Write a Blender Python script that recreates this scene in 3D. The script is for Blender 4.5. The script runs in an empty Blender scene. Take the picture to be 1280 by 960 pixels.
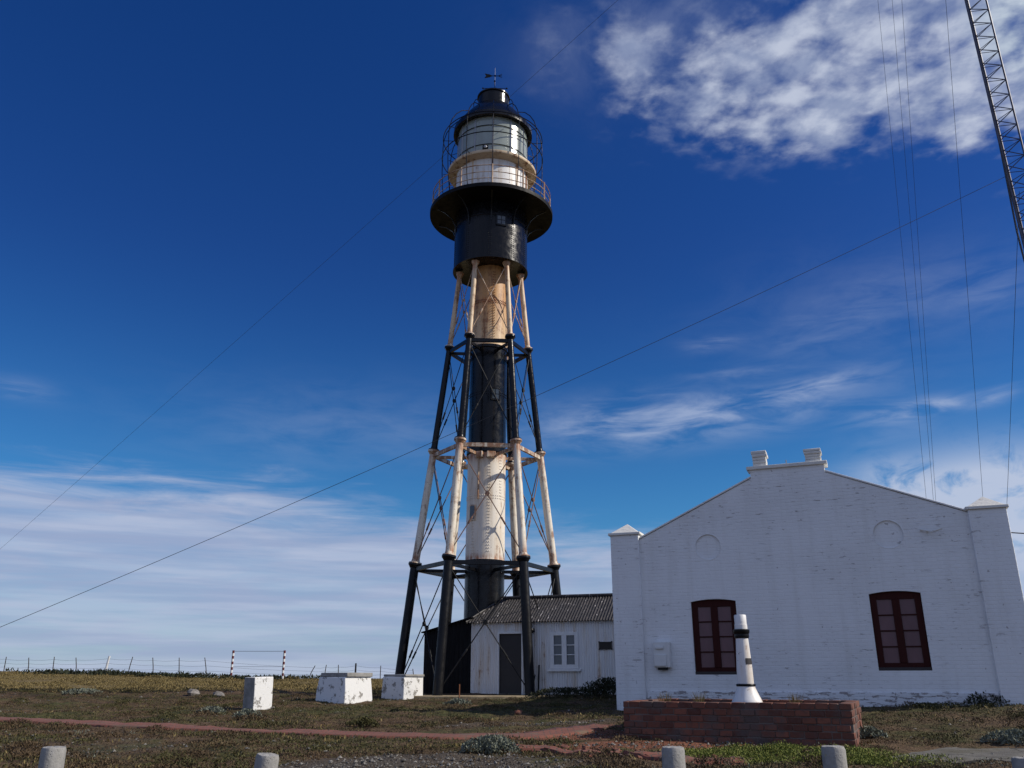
import bpy, bmesh, math, random
import numpy as np
from mathutils import Vector, Matrix, Euler
random.seed(7); rng = np.random.default_rng(11)
R = math.radians
scene = bpy.context.scene
COL = scene.collection
# ------------------------------------------------------------------ camera
F = 1060.0; PITCH = R(19.15)          # focal length in photo pixels, upward tilt; eye level is z = 0
cam_d = bpy.data.cameras.new('camera'); cam = bpy.data.objects.new('camera', cam_d); COL.objects.link(cam)
cam_d.sensor_width = 36; cam_d.lens = F/1280*36; cam_d.clip_end = 20000; cam_d.clip_start = .1
cam.location = (0, 0, 0); cam.rotation_euler = (R(90)+PITCH, 0, 0)
scene.camera = cam
def ray(px, py):
    u = (px-640)/F; v = (480-py)/F
    return np.array([u, math.cos(PITCH)-v*math.sin(PITCH), math.sin(PITCH)+v*math.cos(PITCH)])
def at(px, py, Y):
    r = ray(px, py); r = r*(Y/r[1]); return Vector(r)
# ------------------------------------------------------------------ terrain
GY = [-60, 0, 7, 12, 15, 18, 23, 27, 29.5, 31, 35, 45, 56, 66, 90, 300, 6000]
GZ = [-1.9, -1.6, -1.42, -1.2, -1.1, -1.0, -.84, -.74, -.60, -.50, -.50, -.33, -.06, -.2, -1.4, -6, -25]
ph = rng.uniform(0, 6.28, (24, 3)); dr = rng.uniform(0, 6.28, 24)
WL = np.array([9, 7, 5.5, 4.2, 3.3, 2.6, 2.1, 1.7, 1.4, 1.15, .95, .8, .68, .56, .47, .4, .34, .3, .26, .23, .2, .18, .16, .15])
def ss(a, b, x):
    t = np.clip((x-a)/(b-a), 0, 1); return t*t*(3-2*t)
def gz(x, y):
    x = np.asarray(x, float); y = np.asarray(y, float)
    z = np.interp(y, GY, GZ)
    near = ss(9, 14, y)*(1-ss(40, 60, y))
    z = z + (.14*ss(-1, 5, x) + .26*ss(5, 12, x))*ss(14.2, 19, y)*(1-ss(32, 50, y))
    z = z + .42*ss(-14, -32, x)*ss(36, 52, y)*(1-ss(70, 130, y))
    b = 0
    for i in range(24):
        k = 6.283/WL[i]; a = .009*WL[i]**.45
        b = b + a*np.sin(k*(x*math.cos(dr[i])+y*math.sin(dr[i]))+ph[i, 0]+1.3*np.sin(k*.37*(x*math.sin(dr[i])-y*math.cos(dr[i]))+ph[i, 1]))
    yp = np.interp(x, [-20, -11.5, -5.2, .3, 4], [24, 20.4, 17.4, 16.7, 16.7]); b = b*(1-.92*np.exp(-((y-yp)/1.3)**2))
    flat = np.exp(-(((x+1.2)/3.6)**2+((y-30.2)/1.4)**2))
    return z + b*(.35+.65*near)*(1-ss(80, 160, y))*(1-.85*flat)*.8
def gpt(px, py, dz=0.0):
    r = ray(px, py); lo, hi = 4.0, 90.0; prev = 4.0
    for s in np.linspace(4, 90, 900):
        if gz(r[0]/r[1]*s, s) > r[2]/r[1]*s: hi = s; lo = prev; break
        prev = s
    for _ in range(25):
        m = (lo+hi)/2
        if gz(r[0]/r[1]*m, m) > r[2]/r[1]*m: hi = m
        else: lo = m
    p = r*(hi/r[1]); return Vector((p[0], p[1], float(gz(p[0], p[1]))+dz))
# ------------------------------------------------------------------ node helper
class NT:
    def __init__(s, tree): s.t = tree
    def n(s, typ, **kw):
        nd = s.t.nodes.new(typ)
        for k, v in kw.items(): setattr(nd, k, v)
        return nd
    def set(s, sock, v):
        if v is None: return
        if isinstance(v, bpy.types.NodeSocket): s.t.links.new(v, sock)
        else:
            if sock.type == 'RGBA' and not hasattr(v, '__len__'): v = (v, v, v, 1)
            if sock.type == 'RGBA' and len(v) == 3: v = (*v, 1)
            sock.default_value = v
    def m(s, op, a, b=None, c=None, clamp=False):
        nd = s.n('ShaderNodeMath', operation=op); nd.use_clamp = clamp
        for i, v in enumerate((a, b, c)):
            if v is not None: s.set(nd.inputs[i], v)
        return nd.outputs[0]
    def vm(s, op, a, b=None):
        nd = s.n('ShaderNodeVectorMath', operation=op); s.set(nd.inputs[0], a)
        if b is not None: s.set(nd.inputs[1], b)
        return nd.outputs[0]
    def sm(s, a, b, x):                                     # smoothstep
        nd = s.n('ShaderNodeMapRange', interpolation_type='SMOOTHSTEP')
        s.set(nd.inputs['Value'], x); s.set(nd.inputs['From Min'], a); s.set(nd.inputs['From Max'], b)
        return nd.outputs[0]
    def mix(s, f, a, b, mode='MIX'):
        nd = s.n('ShaderNodeMix', data_type='RGBA', blend_type=mode)
        s.set(nd.inputs[0], f); s.set(nd.inputs[6], a); s.set(nd.inputs[7], b); return nd.outputs[2]
    def noise(s, vec, scale, detail=4, rough=.55, dist=0, out=0):
        nd = s.n('ShaderNodeTexNoise'); s.set(nd.inputs['Vector'], vec)
        nd.inputs['Scale'].default_value = scale; nd.inputs['Detail'].default_value = detail
        nd.inputs['Roughness'].default_value = rough; nd.inputs['Distortion'].default_value = dist
        return nd.outputs[out]
    def vor(s, vec, scale, feature='F1', out='Distance'):
        nd = s.n('ShaderNodeTexVoronoi', feature=feature); s.set(nd.inputs['Vector'], vec); nd.inputs['Scale'].default_value = scale
        return nd.outputs[out]
    def mapv(s, vec, scale=(1, 1, 1), loc=(0, 0, 0)):
        nd = s.n('ShaderNodeMapping'); s.set(nd.inputs['Vector'], vec); nd.inputs['Scale'].default_value = scale; nd.inputs['Location'].default_value = loc
        return nd.outputs[0]
    def comb(s, x, y, z):
        nd = s.n('ShaderNodeCombineXYZ')
        for i, v in enumerate((x, y, z)): s.set(nd.inputs[i], v)
        return nd.outputs[0]
    def sep(s, v):
        nd = s.n('ShaderNodeSeparateXYZ'); s.set(nd.inputs[0], v); return nd.outputs
    def bump(s, h, strength=.5, dist=.02, normal=None):
        nd = s.n('ShaderNodeBump'); nd.inputs['Strength'].default_value = strength; nd.inputs['Distance'].default_value = dist
        s.set(nd.inputs['Height'], h); s.set(nd.inputs['Normal'], normal); return nd.outputs[0]
    def island(s): return s.n('ShaderNodeNewGeometry').outputs['Random Per Island']
    def obj(s): return s.n('ShaderNodeTexCoord').outputs['Object']
    def pos(s): return s.n('ShaderNodeNewGeometry').outputs['Position']
MATS = {}
def mat(name, fn, **kw):
    if name in MATS: return MATS[name]
    m = bpy.data.materials.new(name); m.use_nodes = True
    nt = NT(m.node_tree); p = m.node_tree.nodes['Principled BSDF']
    r = fn(nt, p, **kw) or {}
    for k, v in r.items(): nt.set(p.inputs[k], v)
    MATS[name] = m; return m
# ------------------------------------------------------------------ mesh helper
class MB:
    def __init__(s): s.v = []; s.f = []; s.m = []; s.s = []
    def add(s, vs, fs, m=0, smooth=False):
        o = len(s.v); s.v += [tuple(v) for v in vs]
        for f in fs: s.f.append(tuple(i+o for i in f)); s.m.append(m); s.s.append(smooth)
        return s
    def box(s, lo, hi, m=0, M=None):
        x0, y0, z0 = lo; x1, y1, z1 = hi
        vs = [Vector(p) for p in ((x0,y0,z0),(x1,y0,z0),(x1,y1,z0),(x0,y1,z0),(x0,y0,z1),(x1,y0,z1),(x1,y1,z1),(x0,y1,z1))]
        if M is not None: vs = [M @ v for v in vs]
        return s.add(vs, ((0,3,2,1),(4,5,6,7),(0,1,5,4),(1,2,6,5),(2,3,7,6),(3,0,4,7)), m)
    def bar(s, p0, p1, w, h, m=0):                           # rectangular bar, h is the upright size
        p0 = Vector(p0); p1 = Vector(p1); d = (p1-p0).normalized(); up = Vector((0,0,1))
        if abs(d.z) > .95: up = Vector((1,0,0))
        a = d.cross(up).normalized()*w/2; b = a.cross(d).normalized()*h/2
        vs = [p+i*a+j*b for p in (p0, p1) for i, j in ((-1,-1),(1,-1),(1,1),(-1,1))]
        return s.add(vs, ((0,1,2,3),(7,6,5,4),(0,4,5,1),(1,5,6,2),(2,6,7,3),(3,7,4,0)), m)
    def path(s, pts, rad, n=8, m=0, caps=True, closed=False):
        pts = [Vector(p) for p in pts]; rs = rad if hasattr(rad, '__len__') else [rad]*len(pts)
        vs = []; N = len(pts); prev = None
        for i, p in enumerate(pts):
            a = pts[i-1] if (i > 0 or closed) else p; b = pts[(i+1) % N] if (i < N-1 or closed) else p
            d = (b-a).normalized()
            if prev is None:
                q = Vector((0,0,1)) if abs(d.z) < .9 else Vector((1,0,0)); u = d.cross(q).normalized()
            else: u = (prev-d*prev.dot(d)).normalized()
            prev = u; w = d.cross(u)
            for k in range(n):
                t = 2*math.pi*k/n; vs.append(p+rs[i]*(math.cos(t)*u+math.sin(t)*w))
        fs = []
        for i in range(N if closed else N-1):
            j = (i+1) % N
            for k in range(n): k2 = (k+1) % n; fs.append((i*n+k, i*n+k2, j*n+k2, j*n+k))
        s.add(vs, fs, m, True)
        if caps and not closed:
            s.add(vs[:n], (tuple(range(n))[::-1],), m); s.add(vs[-n:], (tuple(range(n)),), m)
        return s
    def tube(s, p0, p1, r0, r1=None, n=10, m=0, caps=True): return s.path([p0, p1], [r0, r0 if r1 is None else r1], n, m, caps)
    def lathe(s, prof, n=48, m=0, o=(0,0,0), a0=0, a1=2*math.pi, ms=None):
        o = Vector(o); full = abs(a1-a0-2*math.pi) < 1e-6; c = n if full else n+1; vs = []
        for r, z in prof:
            for k in range(c):
                t = a0+(a1-a0)*k/n; vs.append(o+Vector((r*math.cos(t), r*math.sin(t), z)))
        for i in range(len(prof)-1):
            fs = []
            for k in range(n):
                k2 = (k+1) % c; q = (i*c+k, i*c+k2, (i+1)*c+k2, (i+1)*c+k)
                fs.append(q)
            base = len(s.v)
            if i == 0: s._lb = base; s.v += [tuple(v) for v in vs]
            for f in fs: s.f.append(tuple(x+s._lb for x in f)); s.m.append(ms[i] if ms else m); s.s.append(True)
        return s
    def prism(s, poly, y0, y1, m=0, M=None):                 # polygon in x,z pushed along y
        n = len(poly); vs = [Vector((x, y0, z)) for x, z in poly]+[Vector((x, y1, z)) for x, z in poly]
        if M is not None: vs = [M @ v for v in vs]
        return s.add(vs, [tuple(range(n)), tuple(range(n, 2*n))[::-1]]+[(i, i+n, (i+1) % n+n, (i+1) % n) for i in range(n)], m)
    def ball(s, p, r, m=0, sq=(1,1,1), n=6, rings=4, jit=0):
        p = Vector(p); vs = [p+Vector((0,0,r*sq[2]))]; fs = []
        for i in range(1, rings):
            a = math.pi*i/rings
            for k in range(n):
                t = 2*math.pi*k/n; j = 1+random.uniform(-jit, jit)
                vs.append(p+Vector((r*sq[0]*j*math.sin(a)*math.cos(t), r*sq[1]*j*math.sin(a)*math.sin(t), r*sq[2]*j*math.cos(a))))
        vs.append(p-Vector((0,0,r*sq[2])))
        for k in range(n):
            k2 = (k+1) % n; fs.append((0, 1+k, 1+k2)); L = len(vs)-1; b = 1+(rings-2)*n; fs.append((L, b+k2, b+k))
            for i in range(rings-2): fs.append((1+i*n+k, 1+(i+1)*n+k, 1+(i+1)*n+k2, 1+i*n+k2))
        return s.add(vs, fs, m, True)
    def build(s, name, mats, parent=None, bevel=0, angle=38, off=None, segs=2):
        me = bpy.data.meshes.new(name); vs = s.v
        if off is not None: vs = [(a-off[0], b-off[1], c-off[2]) for a, b, c in vs]
        me.from_pydata(vs, [], s.f)
        for mm in (mats if isinstance(mats, (list, tuple)) else [mats]): me.materials.append(mm)
        me.polygons.foreach_set('material_index', s.m); me.polygons.foreach_set('use_smooth', [True]*len(s.f))
        bm = bmesh.new(); bm.from_mesh(me); bmesh.ops.recalc_face_normals(bm, faces=bm.faces); bm.to_mesh(me); bm.free()
        me.set_sharp_from_angle(angle=R(angle)); me.update()
        o = bpy.data.objects.new(name, me); COL.objects.link(o)
        if parent is not None: o.parent = parent
        if off is not None: o.location = off
        if bevel:
            b = o.modifiers.new('bevel', 'BEVEL'); b.width = bevel; b.segments = segs; b.limit_method = 'ANGLE'; b.angle_limit = R(40); b.harden_normals = False
        return o
def tag(o, label=None, cat=None, group=None, kind=None):
    if label: o['label'] = label
    if cat: o['category'] = cat
    if group: o['group'] = group
    if kind: o['kind'] = kind
    return o
def empty(name, loc, label, cat, group=None, rot=(0,0,0)):
    o = bpy.data.objects.new(name, None); COL.objects.link(o); o.location = loc; o.rotation_euler = rot; o.empty_display_size = .3
    return tag(o, label, cat, group)
def copy_tree(o, parent=None):
    c = o.copy(); COL.objects.link(c)
    if parent is not None: c.parent = parent
    for ch in list(o.children): copy_tree(ch, c)
    return c
# ------------------------------------------------------------------ materials
def f_rustwhite(nt, p, base=(.74, .68, .56), amount=.70, tan=0.03, drip=None, joints=()):
    co = nt.obj()
    st = nt.noise(nt.mapv(co, (5, 5, .45)), 1.0, 6, .6)
    sp = nt.noise(co, 3.2, 8, .7, .3)
    fine = nt.noise(co, 14, 6, .7)
    r1 = nt.sm(.60-amount*.135, .72-amount*.135, nt.m('ADD', nt.m('MULTIPLY', st, .55), nt.m('MULTIPLY', sp, .5)))
    c = nt.mix(nt.m('MULTIPLY', nt.sm(.42, .72, st), .5+tan), base, (.52, .38, .22))
    if tan: c = nt.mix(tan, c, (.55, .33, .16))
    if drip:
        zz = nt.m('ADD', nt.sep(co)[2], nt.m('MULTIPLY', nt.m('SUBTRACT', st, .5), 3.5))
        c = nt.mix(nt.m('MULTIPLY', nt.sm(drip[0], drip[1], zz), .85), c, nt.mix(sp, (.40, .17, .05), (.60, .32, .10)))
    for zj, w in joints:
        q_ = nt.m('DIVIDE', nt.m('SUBTRACT', nt.sep(co)[2], zj), w)
        k_ = nt.m('MULTIPLY', nt.m('POWER', 2.718, nt.m('MULTIPLY', nt.m('MULTIPLY', q_, q_), -1.0)), nt.sm(.36, .60, nt.noise(nt.mapv(co, (6, 6, .8)), 1.3, 6, .65)))
        c = nt.mix(nt.m('MULTIPLY', k_, .9), c, (.34, .13, .045))
    c = nt.mix(nt.m('MULTIPLY', r1, .85), c, (.22, .085, .03))
    c = nt.mix(nt.m('MULTIPLY', nt.sm(.64-amount*.02, .68-amount*.02, fine), .9), c, (.12, .05, .025))
    return {'Base Color': c, 'Roughness': .5, 'Normal': nt.bump(sp, .15, .02)}
def f_black(nt, p, rough=.3, spots=.0, base=.0045, spec=.27):
    co = nt.obj(); a = nt.noise(co, 5, 6, .65); st = nt.noise(nt.mapv(co, (7, 7, .5)), 1, 5, .6)
    c = nt.mix(nt.sm(.5, .8, st), (base, base, base*1.25), (base*2.6, base*2.4, base*2.4))
    if spots: c = nt.mix(nt.sm(.72, .75, nt.noise(co, 9, 6, .7)), c, (.35, .3, .26))
    return {'Base Color': c, 'Roughness': nt.m('ADD', nt.m('MULTIPLY', nt.sm(.3, .7, a), .18), rough-.12), 'Specular IOR Level': spec, 'Normal': nt.bump(nt.m('ADD', nt.noise(co, 2.2, 3), nt.m('MULTIPLY', a, .06)), .28, .05)}
def f_wash(nt, p, base=(.77, .78, .78), pits=1.0, thr=0):
    co = nt.obj(); x, y, z = nt.sep(co)
    wb = nt.m('MULTIPLY', nt.m('SUBTRACT', nt.noise(co, 3.5, 4), .5), .05)
    v = nt.comb(nt.m('ADD', x, y), nt.m('ADD', z, wb), 0.0)
    b = nt.n('ShaderNodeTexBrick'); nt.set(b.inputs['Vector'], v)
    for k, q in (('Scale', 1), ('Brick Width', .25), ('Row Height', .085), ('Mortar Size', .011), ('Mortar Smooth', .6), ('Bias', 0)): b.inputs[k].default_value = q
    nz = nt.noise(co, 7, 8, .65); strk = nt.noise(nt.mapv(co, (3.2, 3.2, 17)), 1, 5, .65); big = nt.noise(co, .55, 4, .6)
    pit = nt.m('MULTIPLY', nt.sm(.60-thr, .64-thr, strk), nt.sm(.44-thr*2, .58-thr*2, big))
    pit2 = nt.sm(.685-thr, .71-thr, nt.noise(co, 9, 3, .6))
    drip = nt.noise(nt.mapv(co, (4, 4, .35)), 1, 5, .6)
    c = nt.mix(nt.m('MULTIPLY', nt.sm(.45, .75, drip), .30), base, (.56, .55, .52))
    c = nt.mix(nt.m('MULTIPLY', nt.sm(.4, .7, big), .35), c, (.60, .60, .59))
    c = nt.mix(nt.m('MULTIPLY', b.outputs['Fac'], .04), c, (.5, .5, .5))
    c = nt.mix(nt.m('MULTIPLY', nt.m('MAXIMUM', pit, pit2), pits*.6), c, (.22, .19, .18))
    h = nt.m('SUBTRACT', nt.m('ADD', nt.m('MULTIPLY', b.outputs['Fac'], nt.m('MULTIPLY', nt.sm(.2, .5, big), -.5)), nt.m('MULTIPLY', nz, 1.2)), nt.m('MULTIPLY', pit, .7))
    return {'Base Color': c, 'Roughness': .85, 'Normal': nt.bump(h, .45, .018)}
def f_peel(nt, p):                                           # flaking whitewash on concrete blocks
    co = nt.obj(); a = nt.noise(co, 3.6, 10, .74, .2); g = nt.noise(co, 16, 6, .7)
    k = nt.sm(.562, .59, a)
    c = nt.mix(nt.m('MULTIPLY', g, .5), (.78, .78, .76), (.58, .57, .55))
    c = nt.mix(k, c, nt.mix(g, (.20, .19, .17), (.36, .34, .31)))
    return {'Base Color': c, 'Roughness': .9, 'Normal': nt.bump(nt.m('SUBTRACT', nt.m('MULTIPLY', g, .5), nt.m('MULTIPLY', k, .4)), .8, .02)}
def f_concrete(nt, p, a=(.20, .195, .18), b=(.33, .32, .30), pocks=True):
    co = nt.obj(); n1 = nt.noise(co, 3, 8, .7); n2 = nt.noise(co, 30, 5, .7); v = nt.vor(co, 34)
    c = nt.mix(nt.sm(.35, .65, n1), a, b); c = nt.mix(nt.m('MULTIPLY', nt.sm(.6, .75, n2), .5), c, (.45, .44, .41))
    c = nt.mix(nt.m('MULTIPLY', nt.sm(.66, .7, nt.noise(co, 8, 6, .7)), .8), c, (.33, .30, .16))
    h = nt.m('ADD', n2, nt.m('MULTIPLY', nt.sm(.0, .25, v), .6 if pocks else 0))
    return {'Base Color': c, 'Roughness': .92, 'Normal': nt.bump(h, .7, .012)}
def f_brick(nt, p):
    r = nt.island(); co = nt.obj(); n = nt.noise(co, 9, 8, .7); n2 = nt.noise(co, 1.6, 5, .6)
    c = nt.mix(r, (.085, .030, .020), (.22, .080, .048)); c = nt.mix(nt.sm(.45, .7, n), c, (.10, .05, .04))
    c = nt.mix(nt.m('MULTIPLY', nt.sm(.47, .62, n2), .65), c, (.085, .078, .072))
    return {'Base Color': c, 'Roughness': .9, 'Normal': nt.bump(n, .6, .015)}
def f_plain(nt, p, c=(.5,.5,.5), rough=.6, metal=0.0, var=.3, bs=.2, sc=8, spec=.5):
    co = nt.obj(); n = nt.noise(co, sc, 6, .65)
    return {'Base Color': nt.mix(nt.m('MULTIPLY', nt.sm(.4, .7, n), var), c, tuple(q*.45 for q in c)), 'Roughness': rough, 'Metallic': metal, 'Specular IOR Level': spec, 'Normal': nt.bump(n, bs, .01)}
def f_glass(nt, p, c=(.03,.035,.04), rough=.06, var=.5, spec=.7):
    co = nt.obj(); n = nt.noise(nt.mapv(co, (3, 3, 1.2)), 1, 3)
    return {'Base Color': nt.mix(nt.m('MULTIPLY', n, var), c, tuple(min(1, q*2.2) for q in c)), 'Roughness': rough, 'Specular IOR Level': spec, 'Normal': nt.bump(nt.noise(co, 2.5, 2), .06, .03)}
def f_roof(nt, p):
    co = nt.obj(); n = nt.noise(co, 4, 8, .7); f = nt.noise(nt.mapv(co, (14, 2, 2)), 1.6, 6, .75)
    c = nt.mix(nt.sm(.45, .65, n), (.022, .020, .020), (.050, .043, .040)); c = nt.mix(nt.sm(.60, .64, f), c, (.42, .40, .40))
    return {'Base Color': c, 'Roughness': .55, 'Metallic': .1}
def f_leaf(nt, p, a=(.05,.06,.02), b=(.11,.11,.04), dead=(.16,.12,.06), dk=.2):
    r = nt.island(); n = nt.noise(nt.pos(), .7, 4, .6)
    c = nt.mix(r, a, b); c = nt.mix(nt.sm(1-dk, 1.0, nt.m('ADD', nt.m('MULTIPLY', r, .5), nt.m('MULTIPLY', n, .75))), c, dead)
    return {'Base Color': c, 'Roughness': .75, 'Specular IOR Level': .25}
def f_ground(nt, p):
    co = nt.pos(); x, y, z = nt.sep(co)
    big = nt.noise(co, .16, 5, .6); mid = nt.noise(co, .75, 6, .65); fin = nt.noise(co, 5, 8, .72); grit = nt.vor(co, 26); gcol = nt.vor(co, 26, out='Color')
    heath = nt.mix(nt.sm(.36, .62, fin), (.046, .028, .016), (.125, .082, .046))
    green = nt.mix(nt.sm(.36, .66, fin), (.028, .031, .010), (.085, .082, .028))
    c = nt.mix(nt.sm(.46, .60, nt.m('ADD', nt.m('MULTIPLY', mid, .6), nt.m('MULTIPLY', big, .4))), heath, green)
    straw = nt.mix(nt.sm(.35, .62, fin), (.10, .072, .028), (.21, .16, .07))
    c = nt.mix(nt.m('MULTIPLY', nt.sm(36, 44, nt.m('ADD', y, nt.m('MULTIPLY', mid, 5))), .85), c, straw)
    def ell(cx, cy, rx, ry, warp=.9):
        dx = nt.m('DIVIDE', nt.m('SUBTRACT', x, cx), rx); dy = nt.m('DIVIDE', nt.m('SUBTRACT', y, cy), ry)
        d = nt.m('SQRT', nt.m('ADD', nt.m('MULTIPLY', dx, dx), nt.m('MULTIPLY', dy, dy)))
        d = nt.m('ADD', d, nt.m('MULTIPLY', nt.m('SUBTRACT', mid, .5), warp*2)); return nt.sm(1.15, .75, d)
    gs = nt.sep(gcol)[0]
    stone = nt.mix(gs, (.055, .046, .038), (.15, .135, .115)); stone = nt.mix(nt.sm(.25, .6, grit), stone, (.06, .05, .04))
    k = nt.m('MAXIMUM', ell(-1.3, 13.0, 2.5, 1.5), nt.m('MULTIPLY', ell(-7.0, 15.3, 2.0, 1.0), .3))
    k = nt.m('MAXIMUM', k, nt.m('MULTIPLY', ell(.2, 19.5, 2.0, .8), .7))
    c = nt.mix(nt.m('MULTIPLY', k, .85), c, stone)
    red = nt.mix(nt.sm(.35, .65, fin), (.13, .045, .025), (.27, .11, .065))
    kr = nt.m('MAXIMUM', ell(3.0, 15.5, 2.6, .75, .6), ell(.9, 17.2, 2.0, .75, .6))
    c = nt.mix(nt.m('MULTIPLY', kr, .9), c, red)
    h = nt.m('ADD', nt.m('MULTIPLY', fin, .8), nt.m('MULTIPLY', grit, -.35))
    return {'Base Color': c, 'Roughness': .95, 'Specular IOR Level': .2, 'Normal': nt.bump(h, .9, .05)}
def f_path(nt, p):
    co = nt.pos(); b = nt.n('ShaderNodeTexBrick'); nt.set(b.inputs['Vector'], nt.mapv(nt.obj(), (1, 1, 1)))
    fin = nt.noise(co, 6, 8, .7); mid = nt.noise(co, 1.4, 5, .6)
    for k, q in (('Scale', 1), ('Brick Width', .24), ('Row Height', .12), ('Mortar Size', .012)): b.inputs[k].default_value = q
    b.inputs['Color1'].default_value = (.22, .076, .050, 1); b.inputs['Color2'].default_value = (.165, .058, .040, 1); b.inputs['Mortar'].default_value = (.09, .06, .045, 1)
    c = nt.mix(nt.sm(.52, .66, mid), b.outputs['Color'], (.14, .095, .065)); c = nt.mix(nt.sm(.55, .75, fin), c, (.16, .11, .085))
    return {'Base Color': c, 'Roughness': .93, 'Normal': nt.bump(nt.m('SUBTRACT', fin, b.outputs['Fac']), .6, .02)}
def f_timber(nt, p):
    co = nt.obj(); n = nt.noise(nt.mapv(co, (20, 20, 2)), 1, 5, .6)
    return {'Base Color': nt.mix(n, (.026, .0065, .0055), (.055, .013, .010)), 'Roughness': .7, 'Specular IOR Level': .12}
M_WHITE = mat('cream paint with rust', f_rustwhite, amount=.62, joints=((4.7, .35), (8.75, .45)))
M_TAN = mat('rust stained cream paint', f_rustwhite, base=(.68, .55, .38), amount=.55, tan=.22, joints=((13.45, .3), (16.5, .5)))
M_COLT = mat('upper column paint with rust runs', f_rustwhite, base=(.68, .51, .31), amount=.6, tan=.12, drip=(13.0, 15.6), joints=((15.2, .13),))
M_COLW = mat('lower column paint with rust runs', f_rustwhite, base=(.80, .74, .64), amount=.12, tan=.05, joints=((8.7, .22), (4.75, .15)))
M_WASHW = mat('white drum paint', f_rustwhite, base=(.74, .73, .71), amount=.15)
M_BLACK = mat('black gloss paint', f_black, rough=.27)
M_BLACKL = mat('black paint chipped', f_black, rough=.45, spots=1, spec=.25)
M_TAR = mat('tarred iron', f_black, rough=.6, base=.0045, spec=.15)
M_ROD = mat('rusty rod', f_plain, c=(.16, .085, .06), rough=.7, sc=20)
M_RODW = mat('rod with cream paint and rust', f_rustwhite, base=(.5, .4, .3), amount=1.0, tan=.2)
M_RODB = mat('black rod', f_plain, c=(.010, .010, .011), rough=.55, spec=.25)
M_STRUT = mat('cream strut paint with rust at the ends', f_rustwhite, base=(.70, .63, .50), amount=1.15, tan=.12)
M_RUST = mat('rust', f_plain, c=(.22, .085, .035), rough=.9, sc=14)
M_WASH = mat('whitewashed brick', f_wash)
M_PLIN = mat('chipped plinth whitewash', f_wash, base=(.72, .73, .74), pits=1.4, thr=.06)
M_CAP = mat('worn white cap', f_wash, base=(.70, .68, .62), pits=.8)
M_PEEL = mat('peeling whitewash', f_peel)
M_CONC = mat('weathered concrete', f_concrete)
def f_slab(nt, p):
    r = f_concrete(nt, p, a=(.085, .078, .066), b=(.15, .14, .118)); co = nt.pos()
    w = nt.n('ShaderNodeVectorMath', operation='ADD'); nt.set(w.inputs[0], co); nt.set(w.inputs[1], nt.vm('MULTIPLY', nt.noise(co, 2.5, 5, out=1), (.5, .5, 0)))
    e = nt.vor(w.outputs[0], .9, 'DISTANCE_TO_EDGE'); k = nt.sm(.022, .006, e)
    r['Base Color'] = nt.mix(k, r['Base Color'], (.02, .017, .012)); r['Base Color'] = nt.mix(nt.m('MULTIPLY', nt.sm(.5, .62, nt.noise(co, 1.1, 6, .65)), .6), r['Base Color'], (.07, .062, .035)); return r
M_SLAB = mat('old concrete slab', f_slab)
M_APRON = mat('sandy concrete apron', f_concrete, a=(.22, .17, .10), b=(.36, .28, .17), pocks=False)
M_BRICK = mat('red brick', f_brick)
M_MORT = mat('mortar', f_plain, c=(.14, .115, .10), rough=.95)
M_WOOD = mat('dark red brown timber', f_timber)
M_PANE = mat('pane over curtain', f_glass, c=(.088, .042, .047), rough=.2, var=.8, spec=.35)
M_DPANE = mat('dark pane', f_glass, c=(.035, .045, .055), rough=.05)
M_LANT = mat('lantern glass', f_glass, c=(.20, .225, .205), rough=.2, var=.6)
M_WOODW = mat('white painted timber', f_plain, c=(.72, .72, .70), rough=.6, var=.2)
M_IRONW = mat('white corrugated iron', f_rustwhite, base=(.70, .70, .69), amount=.05)
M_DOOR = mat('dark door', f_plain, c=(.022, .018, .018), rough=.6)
M_ROOF = mat('old corrugated roof', f_roof)
M_PLAQ = mat('bronze plaque', f_plain, c=(.025, .022, .02), rough=.4, metal=.6)
M_GALV = mat('galvanised steel', f_plain, c=(.30, .31, .33), rough=.5, metal=.5)
M_MAST = mat('mast paint', f_plain, c=(.07, .07, .10), rough=.5, metal=.2)
M_MASTR = mat('mast lower paint', f_plain, c=(.15, .06, .08), rough=.5)
M_WIRE = mat('wire', f_plain, c=(.03, .03, .035), rough=.5)
M_GWHITE = mat('gloss white paint', f_rustwhite, base=(.76, .76, .75), amount=.12)
M_GBLACK = mat('gloss black paint', f_plain, c=(.005, .005, .006), rough=.35, bs=.03, spec=.22)
M_BOX = mat('white enamel box', f_plain, c=(.66, .66, .64), rough=.5, var=.1)
M_GROUND = mat('heath ground', f_ground)
M_PATH = mat('worn brick path', f_path)
M_STONE = mat('boulder', f_concrete, a=(.09, .082, .075), b=(.26, .24, .22))
M_PEB = mat('pebbles', lambda nt, p: {'Base Color': nt.mix(nt.island(), (.05, .045, .038), (.23, .215, .19)), 'Roughness': .9})
M_HEATH = mat('brown heath leaves', f_leaf, a=(.046, .029, .015), b=(.115, .078, .040), dead=(.17, .125, .065))
M_OLIVE = mat('olive cushion leaves', f_leaf, a=(.036, .035, .012), b=(.095, .086, .030), dead=(.15, .11, .055))
M_LIME = mat('bright moss leaves', f_leaf, a=(.075, .10, .014), b=(.22, .24, .05), dead=(.20, .18, .07))
M_STRAW = mat('dry straw grass', f_leaf, a=(.12, .088, .032), b=(.24, .185, .075), dead=(.08, .055, .025))
M_GREY = mat('grey green leaves', f_leaf, a=(.09, .10, .075), b=(.24, .26, .20), dead=(.10, .08, .05))
M_DARKB = mat('dark bush leaves', f_leaf, a=(.012, .016, .008), b=(.035, .042, .02), dead=(.05, .04, .02))
M_TWIG = mat('twig', f_plain, c=(.06, .04, .025), rough=.9)
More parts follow.
